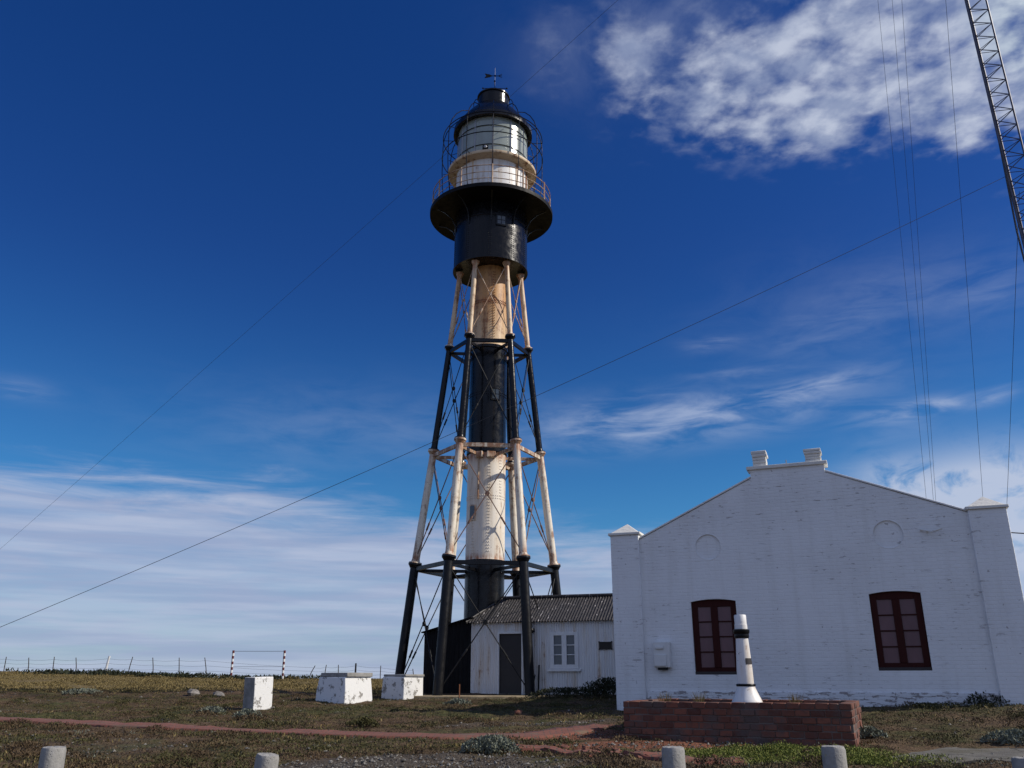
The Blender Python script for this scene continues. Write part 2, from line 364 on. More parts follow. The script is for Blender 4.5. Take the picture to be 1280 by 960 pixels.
# ------------------------------------------------------------------ ground, path, slab
def axis(lo, hi, fine0, fine1, step, grow=1.22):
    a = list(np.arange(fine0, fine1, step)); d = step; x = a[-1]
    while x < hi: d *= grow; x += d; a.append(x)
    d = step; x = a[0]
    while x > lo: d *= grow; x -= d; a.insert(0, x)
    return np.array(a)
gx = axis(-6000, 6000, -24, 16, .15); gy = axis(-60, 8000, 10, 38, .13)
X, Y = np.meshgrid(gx, gy); Z = gz(X, Y)
nx, ny = len(gx), len(gy)
idx = np.arange(nx*ny).reshape(ny, nx)
q = np.stack([idx[:-1, :-1], idx[:-1, 1:], idx[1:, 1:], idx[1:, :-1]], -1).reshape(-1, 4)
def np_mesh(name, V, Fq, m, smooth=False, parent=None):
    me = bpy.data.meshes.new(name); k = Fq.shape[1]
    me.vertices.add(len(V)); me.vertices.foreach_set('co', V.astype(np.float32).ravel())
    me.loops.add(Fq.size); me.loops.foreach_set('vertex_index', Fq.astype(np.int32).ravel())
    me.polygons.add(len(Fq)); me.polygons.foreach_set('loop_start', np.arange(0, Fq.size, k, dtype=np.int32))
    me.update(calc_edges=True); me.validate()
    me.polygons.foreach_set('use_smooth', np.full(len(Fq), smooth))
    me.materials.append(m)
    o = bpy.data.objects.new(name, me); COL.objects.link(o); o.parent = parent; return o
tag(np_mesh('ground', np.stack([X, Y, Z], -1).reshape(-1, 3), q, M_GROUND, True), kind='structure')
def strip(name, pix, halfw, m, lift=.02, thick=.10, n=120, wob=.05):
    pts = [gpt(a, b) for a, b in pix]; L = [0]
    for a, b in zip(pts, pts[1:]): L.append(L[-1]+(b-a).length)
    t = np.linspace(0, L[-1], n); px = np.interp(t, L, [p.x for p in pts]); py = np.interp(t, L, [p.y for p in pts])
    dx = np.gradient(px); dy = np.gradient(py); ln = np.hypot(dx, dy); nxv, nyv = -dy/ln, dx/ln
    V = []; cols = []
    for s in (-1, -.97, -.5, 0, .5, .97, 1):
        w = halfw+wob*np.sin(t*2.3+s)+wob*np.sin(t*5.1+2*s)
        x = px+nxv*w*s; y = py+nyv*w*s; z = gz(x, y)+(lift if abs(s) < .99 else -thick); V.append(np.stack([x, y, z], -1))
    k = len(V); V = np.stack(V, 1).reshape(-1, 3); ii = np.arange(n*k).reshape(n, k)
    Q = np.stack([ii[:-1, :-1], ii[:-1, 1:], ii[1:, 1:], ii[1:, :-1]], -1).reshape(-1, 4)
    return tag(np_mesh(name, V, Q, m, True), kind='structure')
PATHPX = [(-140, 893), (0, 900), (150, 907), (300, 915), (430, 919), (560, 922), (660, 921), (760, 908)]
strip('brick_path', PATHPX, .38, M_PATH, .035, wob=.018)
strip('brick_kerb', [(590, 934), (680, 938), (760, 944), (840, 950), (930, 954)], .12, M_PATH, .05, wob=.03)
# concrete slab at lower right
sl = MB(); p0 = gpt(1110, 951); p1 = gpt(1330, 953); p2 = gpt(1330, 938); p3 = gpt(1180, 936)
nn = 10
ring = []
for a, b in ((p0, p1), (p1, p2), (p2, p3), (p3, p0)):
    for i in range(nn):
        c = a.lerp(b, i/nn); ring.append((c.x+random.uniform(-.05, .05), c.y+random.uniform(-.05, .05)))
zt = max(p.z for p in (p0, p1, p2, p3))+.05
sl.add([(x, y, float(gz(x, y))+.025) for x, y in ring]+[(x, y, float(gz(x, y))-.2) for x, y in ring],
       [tuple(range(len(ring)))]+[(i, (i+1) % len(ring), (i+1) % len(ring)+len(ring), i+len(ring)) for i in range(len(ring))])
tag(sl.build('concrete_slab', M_SLAB), kind='structure')
ap = MB(); ring = [(-3.3, 29.3), (-2.0, 29.15), (-.5, 29.1), (.6, 29.2), (1.4, 29.5), (1.5, 30.2), (.9, 30.3), (-3.2, 31.5)]
ap.add([(x, y, -.53) for x, y in ring]+[(x, y, -.9) for x, y in ring], [tuple(range(8))]+[(i, (i+1) % 8, (i+1) % 8+8, i+8) for i in range(8)])
tag(ap.build('concrete_apron', M_APRON, bevel=.03), kind='structure')
# ------------------------------------------------------------------ lighthouse (local z = 0 at its foot)
TB = (-1.066, 32.5, -.52)
lh = empty('lighthouse', TB, 'tall black and white banded iron skeleton lighthouse with black gallery drum and glazed lantern', 'lighthouse', rot=(0, R(.49), 0))
LV = [0, 4.57, 8.96, 13.34, 16.76]; RV = [3.09, 2.62, 2.09, 1.61, 1.28]
def lp(k, h):
    a = R(-120+60*k+3); r = float(np.interp(h, LV, RV)); return Vector((r*math.cos(a), r*math.sin(a), h))
LR = [.17, .145, .125, .105]
secm = [M_BLACKL, M_WHITE, M_BLACK, M_TAN]
for k in range(6):
    b = MB()
    for i in range(4):
        h0 = LV[i]-(.3 if i == 0 else 0); h1 = LV[i+1]
        b.tube(lp(k, h0), lp(k, h1), LR[i], LR[i]*.96, 16, i)
    leg = b.build('leg', secm, lh)
    for i in (1, 2, 3):
        c = MB(); P = lp(k, LV[i]); d = (lp(k, LV[i]+.5)-P).normalized()
        c.path([P-d*.16, P-d*.05, P-d*.05, P+d*.02], [LR[i-1]+.005, LR[i-1]+.07, LR[i-1]+.085, LR[i-1]+.085], 16, 0)
        c.path([P+d*.02, P+d*.06, P+d*.06, P+d*.16], [LR[i-1]+.085, LR[i-1]+.07, LR[i]+.03, LR[i]+.005], 16, 1)
        c.build('collar', [secm[i-1] if i % 2 else M_STRUT, secm[i] if i % 2 == 0 else M_STRUT], leg)
    c = MB(); P = lp(k, LV[4]); d = (P-lp(k, LV[4]-.5)).normalized()
    c.path([P-d*.2, P-d*.1, P-d*.02], [LR[3], LR[3]+.05, LR[3]+.07], 14, 0); c.build('collar', M_TAN, leg)
for i in (1, 2, 3):                                          # level rings and spokes
    mm = (None, M_BLACK, M_STRUT, M_BLACK)[i]
    for k in range(6):
        h = LV[i]-.2
        MB().bar(lp(k, h), lp(k+1, h), .09, .15, 0).build('strut', mm, lh, bevel=.006)
        P = lp(k, h-.05); q = Vector((P.x, P.y, 0)).normalized()*.72; q.z = h-.05
        MB().bar(P, q, .07, .12, 0).build('spoke', mm, lh, bevel=.006)
for i in range(4):                                           # crossed tie rods in every bay
    mm = (M_RODB, M_ROD, M_RODB, M_RODW)[i]
    for k in range(6):
        lo = LV[i]+(.12 if i else .05); hi = LV[i+1]-(.28 if i < 3 else .12)
        for a, bb in ((k, k+1), (k+1, k)):
            P, Q = lp(a, lo), lp(bb, hi)
            if i == 0 and a == k+1: P = P+Vector((0, 0, .0))
            out = Vector(((P.x+Q.x), (P.y+Q.y), 0)).normalized()*(.03 if a == k else -.02)
            P = P+out; Q = Q+out
            rod = MB().tube(P, Q, .021 if i < 2 else .018, n=6).build('tie_rod', mm, lh)
            t = MB(); d = (Q-P).normalized(); c = P.lerp(Q, .30)
            t.path([c-d*.16, c-d*.13, c-d*.05, c+d*.05, c+d*.13, c+d*.16], [.02, .04, .034, .034, .04, .02], 8); t.build('turnbuckle', mm, rod)
        P = lp(k, lo); Q = lp(k+1, hi); P2 = lp(k+1, lo); Q2 = lp(k, hi)
        w0 = (P2-P).length; w1 = (Q2-Q).length; c = P.lerp(Q, w0/(w0+w1)); n = Vector((c.x, c.y, 0)).normalized()
        MB().tube(c-n*.03, c+n*.03, .085 if i < 3 else .06, n=12).build('tie_plate', mm, lh)
# central column
CM = [M_BLACK, M_COLW, M_COLT, M_RUST]
col = MB(); cr = .745
col.lathe([(cr, 0), (cr, 4.62), (cr+.05, 4.62), (cr+.05, 4.70), (cr, 4.70), (cr, 8.78), (cr+.06, 8.82), (cr+.06, 9.0), (cr, 9.0), (cr, 13.12), (cr+.045, 13.15), (cr+.045, 13.27), (cr-.02, 13.30), (cr-.02, 16.9)], 56,
          ms=[0, 0, 0, 1, 1, 0, 0, 0, 0, 0, 0, 2, 2])
column = col.build('column', CM, lh)
def cylp(r, ang, z): return Vector((r*math.sin(ang), -r*math.cos(ang), z))   # angle to the right of the side facing the camera
def rivets(b, pts, r=.022, m=0):
    for P in pts: b.ball(P, r, m, n=5, rings=3)
rv = MB()
for ang, z0, z1, mm in ((R(10), 5.0, 8.6, 1), (R(48), 7.0, 8.7, 1), (R(15), 13.5, 16.6, 3), (R(-38), 4.8, 6.6, 1)):
    for s in (-.045, .045): rivets(rv, [cylp(cr+.004, ang+s, z) for z in np.arange(z0, z1, .115)], m=mm)
for z, mm in ((7.05, 1), (15.2, 3), (11.2, 0)):
    for s in (-.05, .05): rivets(rv, [cylp(cr+.003, a, z+s) for a in np.arange(-1.5, 1.5, .12)], m=mm)
tag(rv.build('rivet_seam', CM, column), kind='stuff')
cd = MB()
for z0, z1 in ((4.75, 8.75),):
    cd.tube(cylp(cr+.03, R(-22), z0+2.2), cylp(cr+.03, R(-22), z1), .03, n=8, m=0)
cd.build('conduit', M_RODW, column)
def hatch(z, ang, w, h, parent, r, m1=M_DPANE, fr=M_BLACK, name='window', bars=True):
    b = MB(); T = Matrix.Translation(cylp(r, ang, z)) @ Matrix.Rotation(ang, 4, 'Z')
    b.box((-w/2-.05, -.035, -h/2-.05), (w/2+.05, .05, h/2+.05), 0, T)
    o = b.build(name, fr, parent, bevel=.008); g = MB()
    if bars:
        for i in range(2):
            for j in range(2):
                g.box((-w/2+i*w/2+.015, -.042, -h/2+j*h/2+.015), (-w/2+(i+1)*w/2-.015, -.03, -h/2+(j+1)*h/2-.015), 0, T)
    else: g.box((-w/2, -.042, -h/2), (w/2, -.03, h/2), 0, T)
    g.build('pane', m1, o); return o
hatch(6.45, R(-40), .22, .5, column, cr, fr=M_WHITE, bars=False)
hatch(11.15, R(24), .30, .42, column, cr)
bx = MB()
for dx, w in ((-.33, .3), (.22, .34)):
    T = Matrix.Translation(cylp(cr+.08, dx, 8.66)) @ Matrix.Rotation(dx, 4, 'Z'); bx.box((-w/2, -.1, -.12), (w/2, .1, .12), 0, T)
bx.build('junction_box', M_WHITE, column, bevel=.02)
# black drum, gallery, railing
Dz0, Dz1, Dr = 16.76, 19.42, 1.56
dm = MB(); dm.lathe([(.7, 16.82), (Dr-.06, 16.80), (Dr, Dz0), (Dr+.03, Dz0), (Dr+.03, Dz0+.07), (Dr, Dz0+.07), (Dr, 18.72), (Dr+.02, 18.74), (Dr+.02, 18.80), (Dr, 18.82), (Dr, Dz1)], 64)
drum = dm.build('watch_drum', M_BLACK, lh)
rv = MB()
for ang in (R(0), R(37), R(66), R(-37), R(-75), R(105), R(150)):
    for s in (-.03, .03): rivets(rv, [cylp(Dr+.003, ang+s, z) for z in np.arange(16.9, 18.7, .095)], .02)
rivets(rv, [cylp(Dr+.003, a, 18.66) for a in np.arange(-3.14, 3.14, .065)], .018)
tag(rv.build('rivet_seam', M_BLACK, drum), kind='stuff')
hatch(18.48, R(17), .36, .40, drum, Dr)
ga = MB(); ga.lathe([(Dr-.02, 19.42), (2.60, 19.42), (2.66, 19.40), (2.67, 19.56), (2.60, 19.57), (2.60, 19.53), (Dr, 19.53)], 72)
gal = ga.build('gallery', M_TAR, lh)
for k in range(10):
    a = R(36*k+20); b = MB()
    pr = [(Dr+.01, 18.45), (Dr+.05, 18.75), (Dr+.2, 19.05), (Dr+.5, 19.28), (Dr+.85, 19.39)]
    b.path([Vector((r*math.cos(a), r*math.sin(a), z)) for r, z in pr], .028, 6); b.build('bracket', M_BLACK, gal)
rl = empty('tmp', (0,0,0), None, None); bpy.data.objects.remove(rl)
RP = 2.56
rail = MB()
for z in (19.83, 20.13, 20.45):
    rail.path([(RP*math.cos(t), RP*math.sin(t), z) for t in np.linspace(0, 2*math.pi, 73)[:-1]], .017 if z < 20.4 else .02, 6, closed=True)
railing = rail.build('railing', M_RODW, lh)
for k in range(12):
    P = cylp(RP, R(30*k+2), 0)
    MB().tube((P.x, P.y, 19.5), (P.x, P.y, 20.5), .034, .03, 8).build('railing_post', M_RODW, railing)
# white watch room with cornice
wr = MB(); wr.lathe([(1.57, 19.53), (1.57, 21.45)], 64)
room = wr.build('service_room', M_WASHW, lh)
for ang, w, mm in ((R(-30), .07, M_TAN), (R(2), .06, M_RUST), (R(44), .10, M_TAN), (R(72), .14, M_RUST)):
    b = MB(); T = Matrix.Translation(cylp(1.575, ang, 20.5)) @ Matrix.Rotation(ang, 4, 'Z')
    b.box((-w/2, -.02, -.95), (w/2, .02, .92), 0, T); b.build('pilaster_strip', mm, room)
rv = MB()
for ang in (R(-4), R(30), R(-62), R(58)): rivets(rv, [cylp(1.573, ang, z) for z in np.arange(19.7, 21.4, .1)], .02)
tag(rv.build('rivet_seam', M_TAN, room), kind='stuff')
co_ = MB(); co_.lathe([(1.57, 21.42), (1.68, 21.44), (1.93, 21.50), (1.95, 21.53), (1.95, 21.62), (1.6, 21.66)], 64)
co_.build('cornice', M_TAN, lh)
# lantern
lt = MB(); lt.lathe([(1.60, 21.63), (1.60, 21.74), (1.53, 21.75)], 64)
lantern = lt.build('lantern', M_BLACK, lh)
NG = 12; GZ0, GZ1, GR = 21.72, 23.60, 1.54
for k in range(NG):
    a0 = 2*math.pi*k/NG+R(2)+R(.8); a1 = a0+2*math.pi/NG-R(1.6)
    MB().lathe([(GR, GZ0), (GR, GZ1)], 6, a0=a0, a1=a1).build('pane', M_LANT, lantern)
    a = 2*math.pi*k/NG+R(2); MB().bar((GR*math.cos(a), GR*math.sin(a), GZ0), (GR*math.cos(a), GR*math.sin(a), GZ1), .07, .06).build('glazing_bar', M_GALV, lantern)
gb = MB()
for z in (22.16, 23.12): gb.path([(1.565*math.cos(t), 1.565*math.sin(t), z) for t in np.linspace(0, 2*math.pi, 61)[:-1]], .016, 6, closed=True)
gb.build('astragal', M_BLACK, lantern)
MB().lathe([(0, 21.75), (1.5, 21.75)], 32).build('lantern_floor', M_TAR, lantern)
rf = MB(); rf.lathe([(1.54, 23.59), (1.73, 23.54), (1.77, 23.56), (1.76, 23.80), (1.70, 23.90), (1.63, 23.93), (1.60, 24.0), (1.40, 24.30), (1.16, 24.62), (.95, 24.86), (.84, 25.0), (.78, 25.04)], 64)
roof = rf.build('dome_roof', M_BLACK, lh)
vt = MB(); vt.lathe([(.72, 25.0), (.72, 25.08), (.70, 25.1), (.70, 25.62), (.75, 25.64), (.75, 25.70), (.55, 25.80), (.2, 25.88), (0, 25.9)], 40)
vent = vt.build('roof_vent', M_BLACK, roof)
hp = MB()
for s in (-1, 1): hp.path([(s*.86, 0, 24.98), (s*.90, 0, 25.2), (s*.90, 0, 25.45), (s*.82, 0, 25.62), (s*.70, 0, 25.66)], .018, 6)
hp.build('vent_handrail', M_BLACK, roof)
vane = MB(); vane.tube((.05, 0, 25.85), (.05, 0, 27.4), .013, .006, 6); vane.build('vane_spindle', M_GALV, lh)
v2 = MB(); v2.tube((-.5, 0, 26.25), (.6, 0, 26.25), .014, n=6); v2.tube((.05, -.5, 26.25), (.05, .5, 26.25), .014, n=6)
for x, y in ((-.5, 0), (.6, 0), (.05, -.5), (.05, .5)): v2.ball((x, y, 26.25), .045)
v2.build('cardinal_arms', M_GBLACK, lh)
v3 = MB(); v3.tube((-.35, 0, 27.05), (.5, 0, 27.05), .02, n=6)
v3.prism([(-.62, 27.05+.17), (-.30, 27.05+.10), (-.12, 27.05), (-.30, 27.05-.10), (-.62, 27.05-.17), (-.52, 27.05)], -.015, .015)
v3.tube((.25, 0, 27.05), (.5, 0, 27.2), .014, n=5); v3.tube((.25, 0, 27.05), (.5, 0, 26.9), .014, n=5); v3.ball((.05, 0, 27.05), .06)
v3.v = [(.05+(x-.05)*.72, y, 26.95+(z-27.05)*.72) for x, y, z in v3.v]
v3.build('wind_vane', M_GBLACK, lh)
# cage of hoops round the lantern
cg = MB()
for z, r in ((23.33, 2.22), (22.30, 2.24)): cg.path([(r*math.cos(t), r*math.sin(t), z) for t in np.linspace(0, 2*math.pi, 73)[:-1]], .022, 6, closed=True)
cage = cg.build('lantern_cage', M_BLACK, lh)
for k in range(12):
    a = R(30*k+2); b = MB()
    pr = [(1.98, 19.53), (2.08, 20.1), (2.18, 20.9), (2.22, 21.7), (2.22, 23.0), (2.19, 23.35), (2.08, 23.75), (1.88, 24.1), (1.62, 24.37), (1.30, 24.50), (1.20, 24.50)]
    b.path([(r*math.cos(a), r*math.sin(a), z) for r, z in pr], .02, 6)
    b.tube((2.2*math.cos(a), 2.2*math.sin(a), 23.33), (1.8*math.cos(a), 1.8*math.sin(a), 23.33), .014, n=5)
    b.tube((2.17*math.cos(a), 2.17*math.sin(a), 21.58), (1.93*math.cos(a), 1.93*math.sin(a), 21.58), .014, n=5)
    b.build('cage_hoop', M_BLACK, cage)
fl = MB(); P = cylp(1.80, R(-8), 21.78); fl.box((P.x-.12, P.y-.06, 21.66), (P.x+.12, P.y+.06, 21.9)); fl.tube((P.x, P.y-.09, 21.8), (P.x, P.y+.02, 21.8), .1, n=12)
fo = fl.build('floodlight', M_GBLACK, lh)
MB().ball((P.x, P.y-.1, 21.8), .075, sq=(1, .35, 1), n=10, rings=6).build('lamp_lens', M_GALV, fo)
# ------------------------------------------------------------------ keeper's shed and tarred annex
def corr(b, x0, x1, y, zb, zt0, zt1, amp=.011, pitch=.085, m=0):   # corrugated wall facing -y
    n = int((x1-x0)/pitch*6); vs = []
    for i in range(n+1):
        x = x0+(x1-x0)*i/n; yy = y+amp*math.sin(2*math.pi*(x-x0)/pitch); t = i/n
        vs += [(x, yy, zb), (x, yy, zt0+(zt1-zt0)*t)]
    b.add(vs, [(2*i, 2*i+2, 2*i+3, 2*i+1) for i in range(n)], m, True)
SX0, SX1, SY, SYB, SE, SRZ = -1.43, 5.2, 31.0, 34.2, 1.84, 2.78
sh = empty('corrugated_shed', (SX0, SY, -.6), 'low white corrugated iron shed with dark open doorway at the foot of the lighthouse', 'shed', rot=(0, 0, R(-18)))
def S(b, name, m, parent=None, **k):
    off = Vector((SX0, SY, -.6)); b.v = [tuple(Vector(v)-off) for v in b.v]; return b.build(name, m, parent or sh, **k)
w = MB(); dx0, dx1, dz1 = -.39, .417, 1.46; wx0, wx1, wz0, wz1 = 1.50, 2.36, .37, 1.44
corr(w, SX0, dx0, SY, -.8, SE, SE); corr(w, dx0, dx1, SY, dz1, SE, SE); corr(w, dx1, wx0, SY, -.8, SE, SE)
corr(w, wx0, wx1, SY, -.8, wz0, wz0); corr(w, wx0, wx1, SY, wz1, SE, SE); corr(w, wx1, SX1, SY, -.8, SE, SE)
w.box((SX0, SY+.05, -.8), (SX0+.05, SYB, SE)); w.box((SX0, SYB-.05, -.8), (SX1, SYB, SE))
S(w, 'wall', M_IRONW)
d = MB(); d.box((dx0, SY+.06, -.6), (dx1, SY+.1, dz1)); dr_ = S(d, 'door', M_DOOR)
d = MB()
for a, b2 in (((dx0-.07, SY-.03, -.52), (dx0, SY+.05, dz1)), ((dx1, SY-.03, -.52), (dx1+.07, SY+.05, dz1)), ((dx0-.07, SY-.03, dz1), (dx1+.07, SY+.05, dz1+.07))): d.box(a, b2)
S(d, 'door_frame', M_WOODW, bevel=.008)
d = MB(); d.box((dx0, SY-.02, -.56), (dx1, SY+.055, -.48)); S(d, 'threshold', M_SLAB)
fr = MB(); mx = (wx0+wx1)/2
fr.box((wx0-.06, SY-.045, wz0-.06), (wx0+.07, SY+.05, wz1+.05)); fr.box((wx1-.07, SY-.045, wz0-.06), (wx1+.06, SY+.05, wz1+.05))
fr.box((wx0+.07, SY-.043, wz1-.06), (wx1-.07, SY+.05, wz1+.05)); fr.box((wx0+.07, SY-.043, wz0-.06), (wx1-.07, SY+.05, wz0+.07)); fr.box((mx-.085, SY-.041, wz0+.07), (mx+.085, SY+.05, wz1-.06))
for j in (1, 2):
    zz = wz0+.07+(wz1-wz0-.13)*j/3
    fr.box((wx0+.07, SY-.02, zz-.014), (mx-.085, SY+.045, zz+.014)); fr.box((mx+.085, SY-.02, zz-.014), (wx1-.07, SY+.045, zz+.014))
wn = S(fr, 'window', M_WOODW, bevel=.006)
g = MB(); g.box((wx0+.06, SY+.02, wz0+.06), (wx1-.06, SY+.03, wz1-.05)); S(g, 'pane', M_DPANE, wn)
g = MB(); g.box((wx0-.14, SY-.09, wz0-.15), (wx1+.14, SY+.02, wz0-.065)); S(g, 'sill', M_WOODW, wn, bevel=.01)
# corrugated hip roof
def corr_roof(b, quad, pitch=.10, amp=.016, nu=None, m=0):   # quad: eave0, eave1, ridge1, ridge0
    e0, e1, r1, r0 = [Vector(p) for p in quad]; L = max((e1-e0).length, (r1-r0).length); n = int(L/pitch*5); nrm = (e1-e0).cross(r0-e0 if (r0-e0).length > .1 else r1-e0).normalized()
    if nrm.z < 0: nrm = -nrm
    vs = []; d = (e1-e0).normalized()
    for i in range(n+1):
        t = i/n; a = e0.lerp(e1, t); c = r0.lerp(r1, t); s = math.sin(2*math.pi*(a-e0).dot(d)/pitch)*amp
        for j in range(9):
            q_ = a.lerp(c, j/8); s2 = math.sin(2*math.pi*(q_-e0).dot(d)/pitch)*amp; vs.append(q_+nrm*s2)
    fs = [(i*9+j, (i+1)*9+j, (i+1)*9+j+1, i*9+j+1) for i in range(n) for j in range(8)]
    b.add(vs, fs, m, True)
RXL = -.77; RYR = 32.5
def sheet(b, e0, e1, top, bot, pitch=.10, amp=.018, m=0):    # sheet with corrugations running up the slope; left edge may be a hip
    n = int((e1-e0)/pitch*6)
    vs = []
    for i in range(n+1):
        x = e0+(e1-e0)*i/n; zc = amp*math.sin(2*math.pi*x/pitch); y0, z0 = bot; y1, z1 = top
        tmax = 1.0 if x > RXL else max(.0, (x-SX0+.15)/(RXL-SX0+.15))
        for j in range(7):
            t = tmax*j/6; vs.append((x, y0+(y1-y0)*t, z0+(z1-z0)*t+zc))
    b.add(vs, [(i*7+j, (i+1)*7+j, (i+1)*7+j+1, i*7+j+1) for i in range(n) for j in range(6)], m, True)
r = MB(); sheet(r, SX0-.15, SX1, (RYR, SRZ), (SY-.16, SE+.0)); sheet(r, SX0-.15, SX1, (RYR, SRZ), (SYB+.16, SE))
r.add([(SX0-.15, SY-.16, SE), (SX0-.15, SYB+.16, SE), (RXL, RYR, SRZ)], [(0, 1, 2)])
rfo = S(r, 'roof', M_ROOF)
g = MB(); g.path([(RXL-.05, RYR, SRZ+.03), (SX1, RYR, SRZ+.03)], .06, 8); g.path([(SX0-.15, SY-.16, SE+.03), (RXL, RYR, SRZ+.03)], .035, 6); S(g, 'ridge_cap', M_ROOF, rfo)
pl = MB(); px0, px1, pz0, pz1 = 3.11, 3.59, .89, 1.18
poly = [(px0+.03, pz0), (px0+.06, pz0+.025), (px1-.06, pz0+.025), (px1-.03, pz0), (px1, pz0+.03), (px1-.025, pz0+.06), (px1-.025, pz1-.06), (px1, pz1-.03), (px1-.03, pz1), (px1-.06, pz1-.025), (px0+.06, pz1-.025), (px0+.03, pz1), (px0, pz1-.03), (px0+.025, pz1-.06), (px0+.025, pz0+.06), (px0, pz0+.03)]
pl.prism(poly, SY-.05, SY-.015); tag(S(pl, 'plaque', M_PLAQ, bevel=.004), 'small dark scalloped plaque on the white iron wall')
lm = MB(); lm.box((.78, SY-.04, 1.50), (.9, SY, 1.62)); lm.tube((.84, SY-.04, 1.56), (.84, SY-.2, 1.58), .02, n=6); lm.path([(.84, SY-.2, 1.62), (.84, SY-.2, 1.56), (.84, SY-.2, 1.46)], [.05, .08, .05], 10); S(lm, 'wall_lamp', M_GBLACK)
tp = MB(); tp.tube((3.28, SY-.1, -.5), (3.28, SY-.1, -.05), .02, n=6); tp.tube((3.28, SY-.1, -.06), (3.28, SY-.22, -.08), .02, n=6); tp.ball((3.28, SY-.1, -.02), .05)
S(tp, 'tap', M_GBLACK)
an = empty('tarred_annex', (-1.43, SY, -.6), 'black tarred corrugated iron lean-to between the shed and the left leg of the lighthouse', 'annex', rot=(0, 0, R(-18)))
def A_(b, name, m, parent=None, **k):
    off = Vector((-1.43, SY, -.6)); b.v = [tuple(Vector(v)-off) for v in b.v]; return b.build(name, m, parent or an, **k)
w = MB(); corr(w, -3.22, -1.45, SY+.02, -.8, 1.58, 2.0, amp=.02, pitch=.16)
w.box((-3.22, SY+.06, -.8), (-3.17, 34.0, 1.54)); w.box((-3.22, 33.95, -.8), (-1.45, 34.0, 1.58)); A_(w, 'wall', M_TAR)
g = MB(); T = [(-3.30, SY-.1, 1.57), (-1.40, SY-.1, 2.06), (-1.40, 34.1, 2.06), (-3.30, 34.1, 1.57)]
g.add(T+[(x, y, z-.04) for x, y, z in T], ((0,1,2,3),(7,6,5,4),(0,4,5,1),(1,5,6,2),(2,6,7,3),(3,7,4,0))); A_(g, 'roof', M_TAR)
# ------------------------------------------------------------------ whitewashed gabled building
BA = Vector((2.62, 23.0, -.65)); PHI = R(22)
bd = empty('gabled_building', BA, 'large whitewashed brick building with stepped gable, corner piers and two dark windows', 'building', rot=(0, 0, -PHI))
def arch(x0, x1, z0, z1, rise, n=8): return [(x0, z0), (x1, z0)]+[(x1-(x1-x0)*i/n, z1+rise*(1-(2*i/n-1)**2)) for i in range(n+1)]
WINS = [(2.08, 3.20, .74, 2.49), (6.30, 7.42, .82, 2.54)]
CIRC = [(2.62, 3.85, .33), (6.91, 3.92, .34)]
outer = [(.60, -.4), (8.9, -.4), (8.9, 4.24), (8.67, 4.33), (5.66, 5.56), (5.66, 5.76), (3.84, 5.76), (3.84, 5.54), (.83, 4.14), (.60, 4.04)]
holes = [arch(a, b, c, d, .055) for a, b, c, d in WINS]+[[(x+r_*math.cos(2*math.pi*i/28), z+r_*math.sin(2*math.pi*i/28)) for i in range(28)] for x, z, r_ in CIRC]
bm = bmesh.new()
edges = []
for loop in [outer]+holes:
    vs = [bm.verts.new((x, 0, z)) for x, z in loop]
    edges += [bm.edges.new((vs[i], vs[(i+1) % len(vs)])) for i in range(len(vs))]
bmesh.ops.triangle_fill(bm, edges=edges, use_beauty=True)
me = bpy.data.meshes.new('tmp'); bm.to_mesh(me); bm.free()
w = MB(); w.add([tuple(v.co) for v in me.vertices], [tuple(p.vertices) for p in me.polygons])
bpy.data.meshes.remove(me)
n = len(outer); w.add([(x, 0, z) for x, z in outer]+[(x, .4, z) for x, z in outer], [(i, (i+1) % n, (i+1) % n+n, i+n) for i in range(n)]+[tuple(range(n, 2*n))])
for h, dep in zip(holes, (.18, .18, .035, .035)):
    n = len(h); w.add([(x, 0, z) for x, z in h]+[(x, dep, z) for x, z in h], [(i, (i+1) % n, (i+1) % n+n, i+n) for i in range(n)])
    if dep < .1: w.add([(x, dep, z) for x, z in h], [tuple(range(n))])
w.box((.30, .41, -.4), (.62, 12.0, 3.1)); w.box((8.9, .41, -.4), (9.25, 12.0, 3.1)); w.box((.62, 11.7, -.4), (8.9, 12.0, 3.1))
w.prism([(.62, 3.1), (8.9, 3.1), (4.75, 4.75)], 11.7, 11.99)
# bmesh merge by position happens through recalc only on islands: keep faces outward
wall = w.build('wall', M_WASH, bd, angle=25)
for x, z, r_ in CIRC:
    g = MB(); g.path([(x+r_*math.cos(t), .004, z+r_*math.sin(t)) for t in np.linspace(0, 2*math.pi, 33)[:-1]], .010, 6, closed=True); g.build('roundel', M_WASH, bd)
pt = MB(); pt.box((.845, -.045, -.4), (8.665, -.004, .36)); pt.build('plinth', M_PLIN, bd, bevel=.02)
for (x0, x1, zt) in ((.06, .83, 4.27), (8.68, 9.48, 4.37)):
    p_ = MB(); p_.box((x0, -.09, -.4), (x1, .70, zt)); pr_ = p_.build('pier', M_WASH, bd, bevel=.015)
    c = MB(); c.box((x0-.05, -.14, zt), (x1+.05, .75, zt+.07)); cx, cy = (x0+x1)/2, .305
    c.add([(x0+.0, -.09, zt+.07), (x1-.0, -.09, zt+.07), (x1, .70, zt+.07), (x0, .70, zt+.07), (cx, cy, zt+.36)], ((0,1,4),(1,2,4),(2,3,4),(3,0,4))); c.build('pier_cap', M_CAP, pr_, bevel=.012)
cp = MB(); cp.box((3.76, -.06, 5.76), (5.74, .46, 5.85)); cp.build('parapet_coping', M_CAP, bd, bevel=.012)
for (xa, za, xb, zb) in ((.83, 4.15, 3.835, 5.55), (5.665, 5.565, 8.675, 4.34)):
    c = MB(); c.prism([(xa, za+.004), (xb, zb+.004), (xb, zb+.05), (xa, za+.05)], -.03, .43); c.build('verge_coping', M_WASH, bd, bevel=.01)
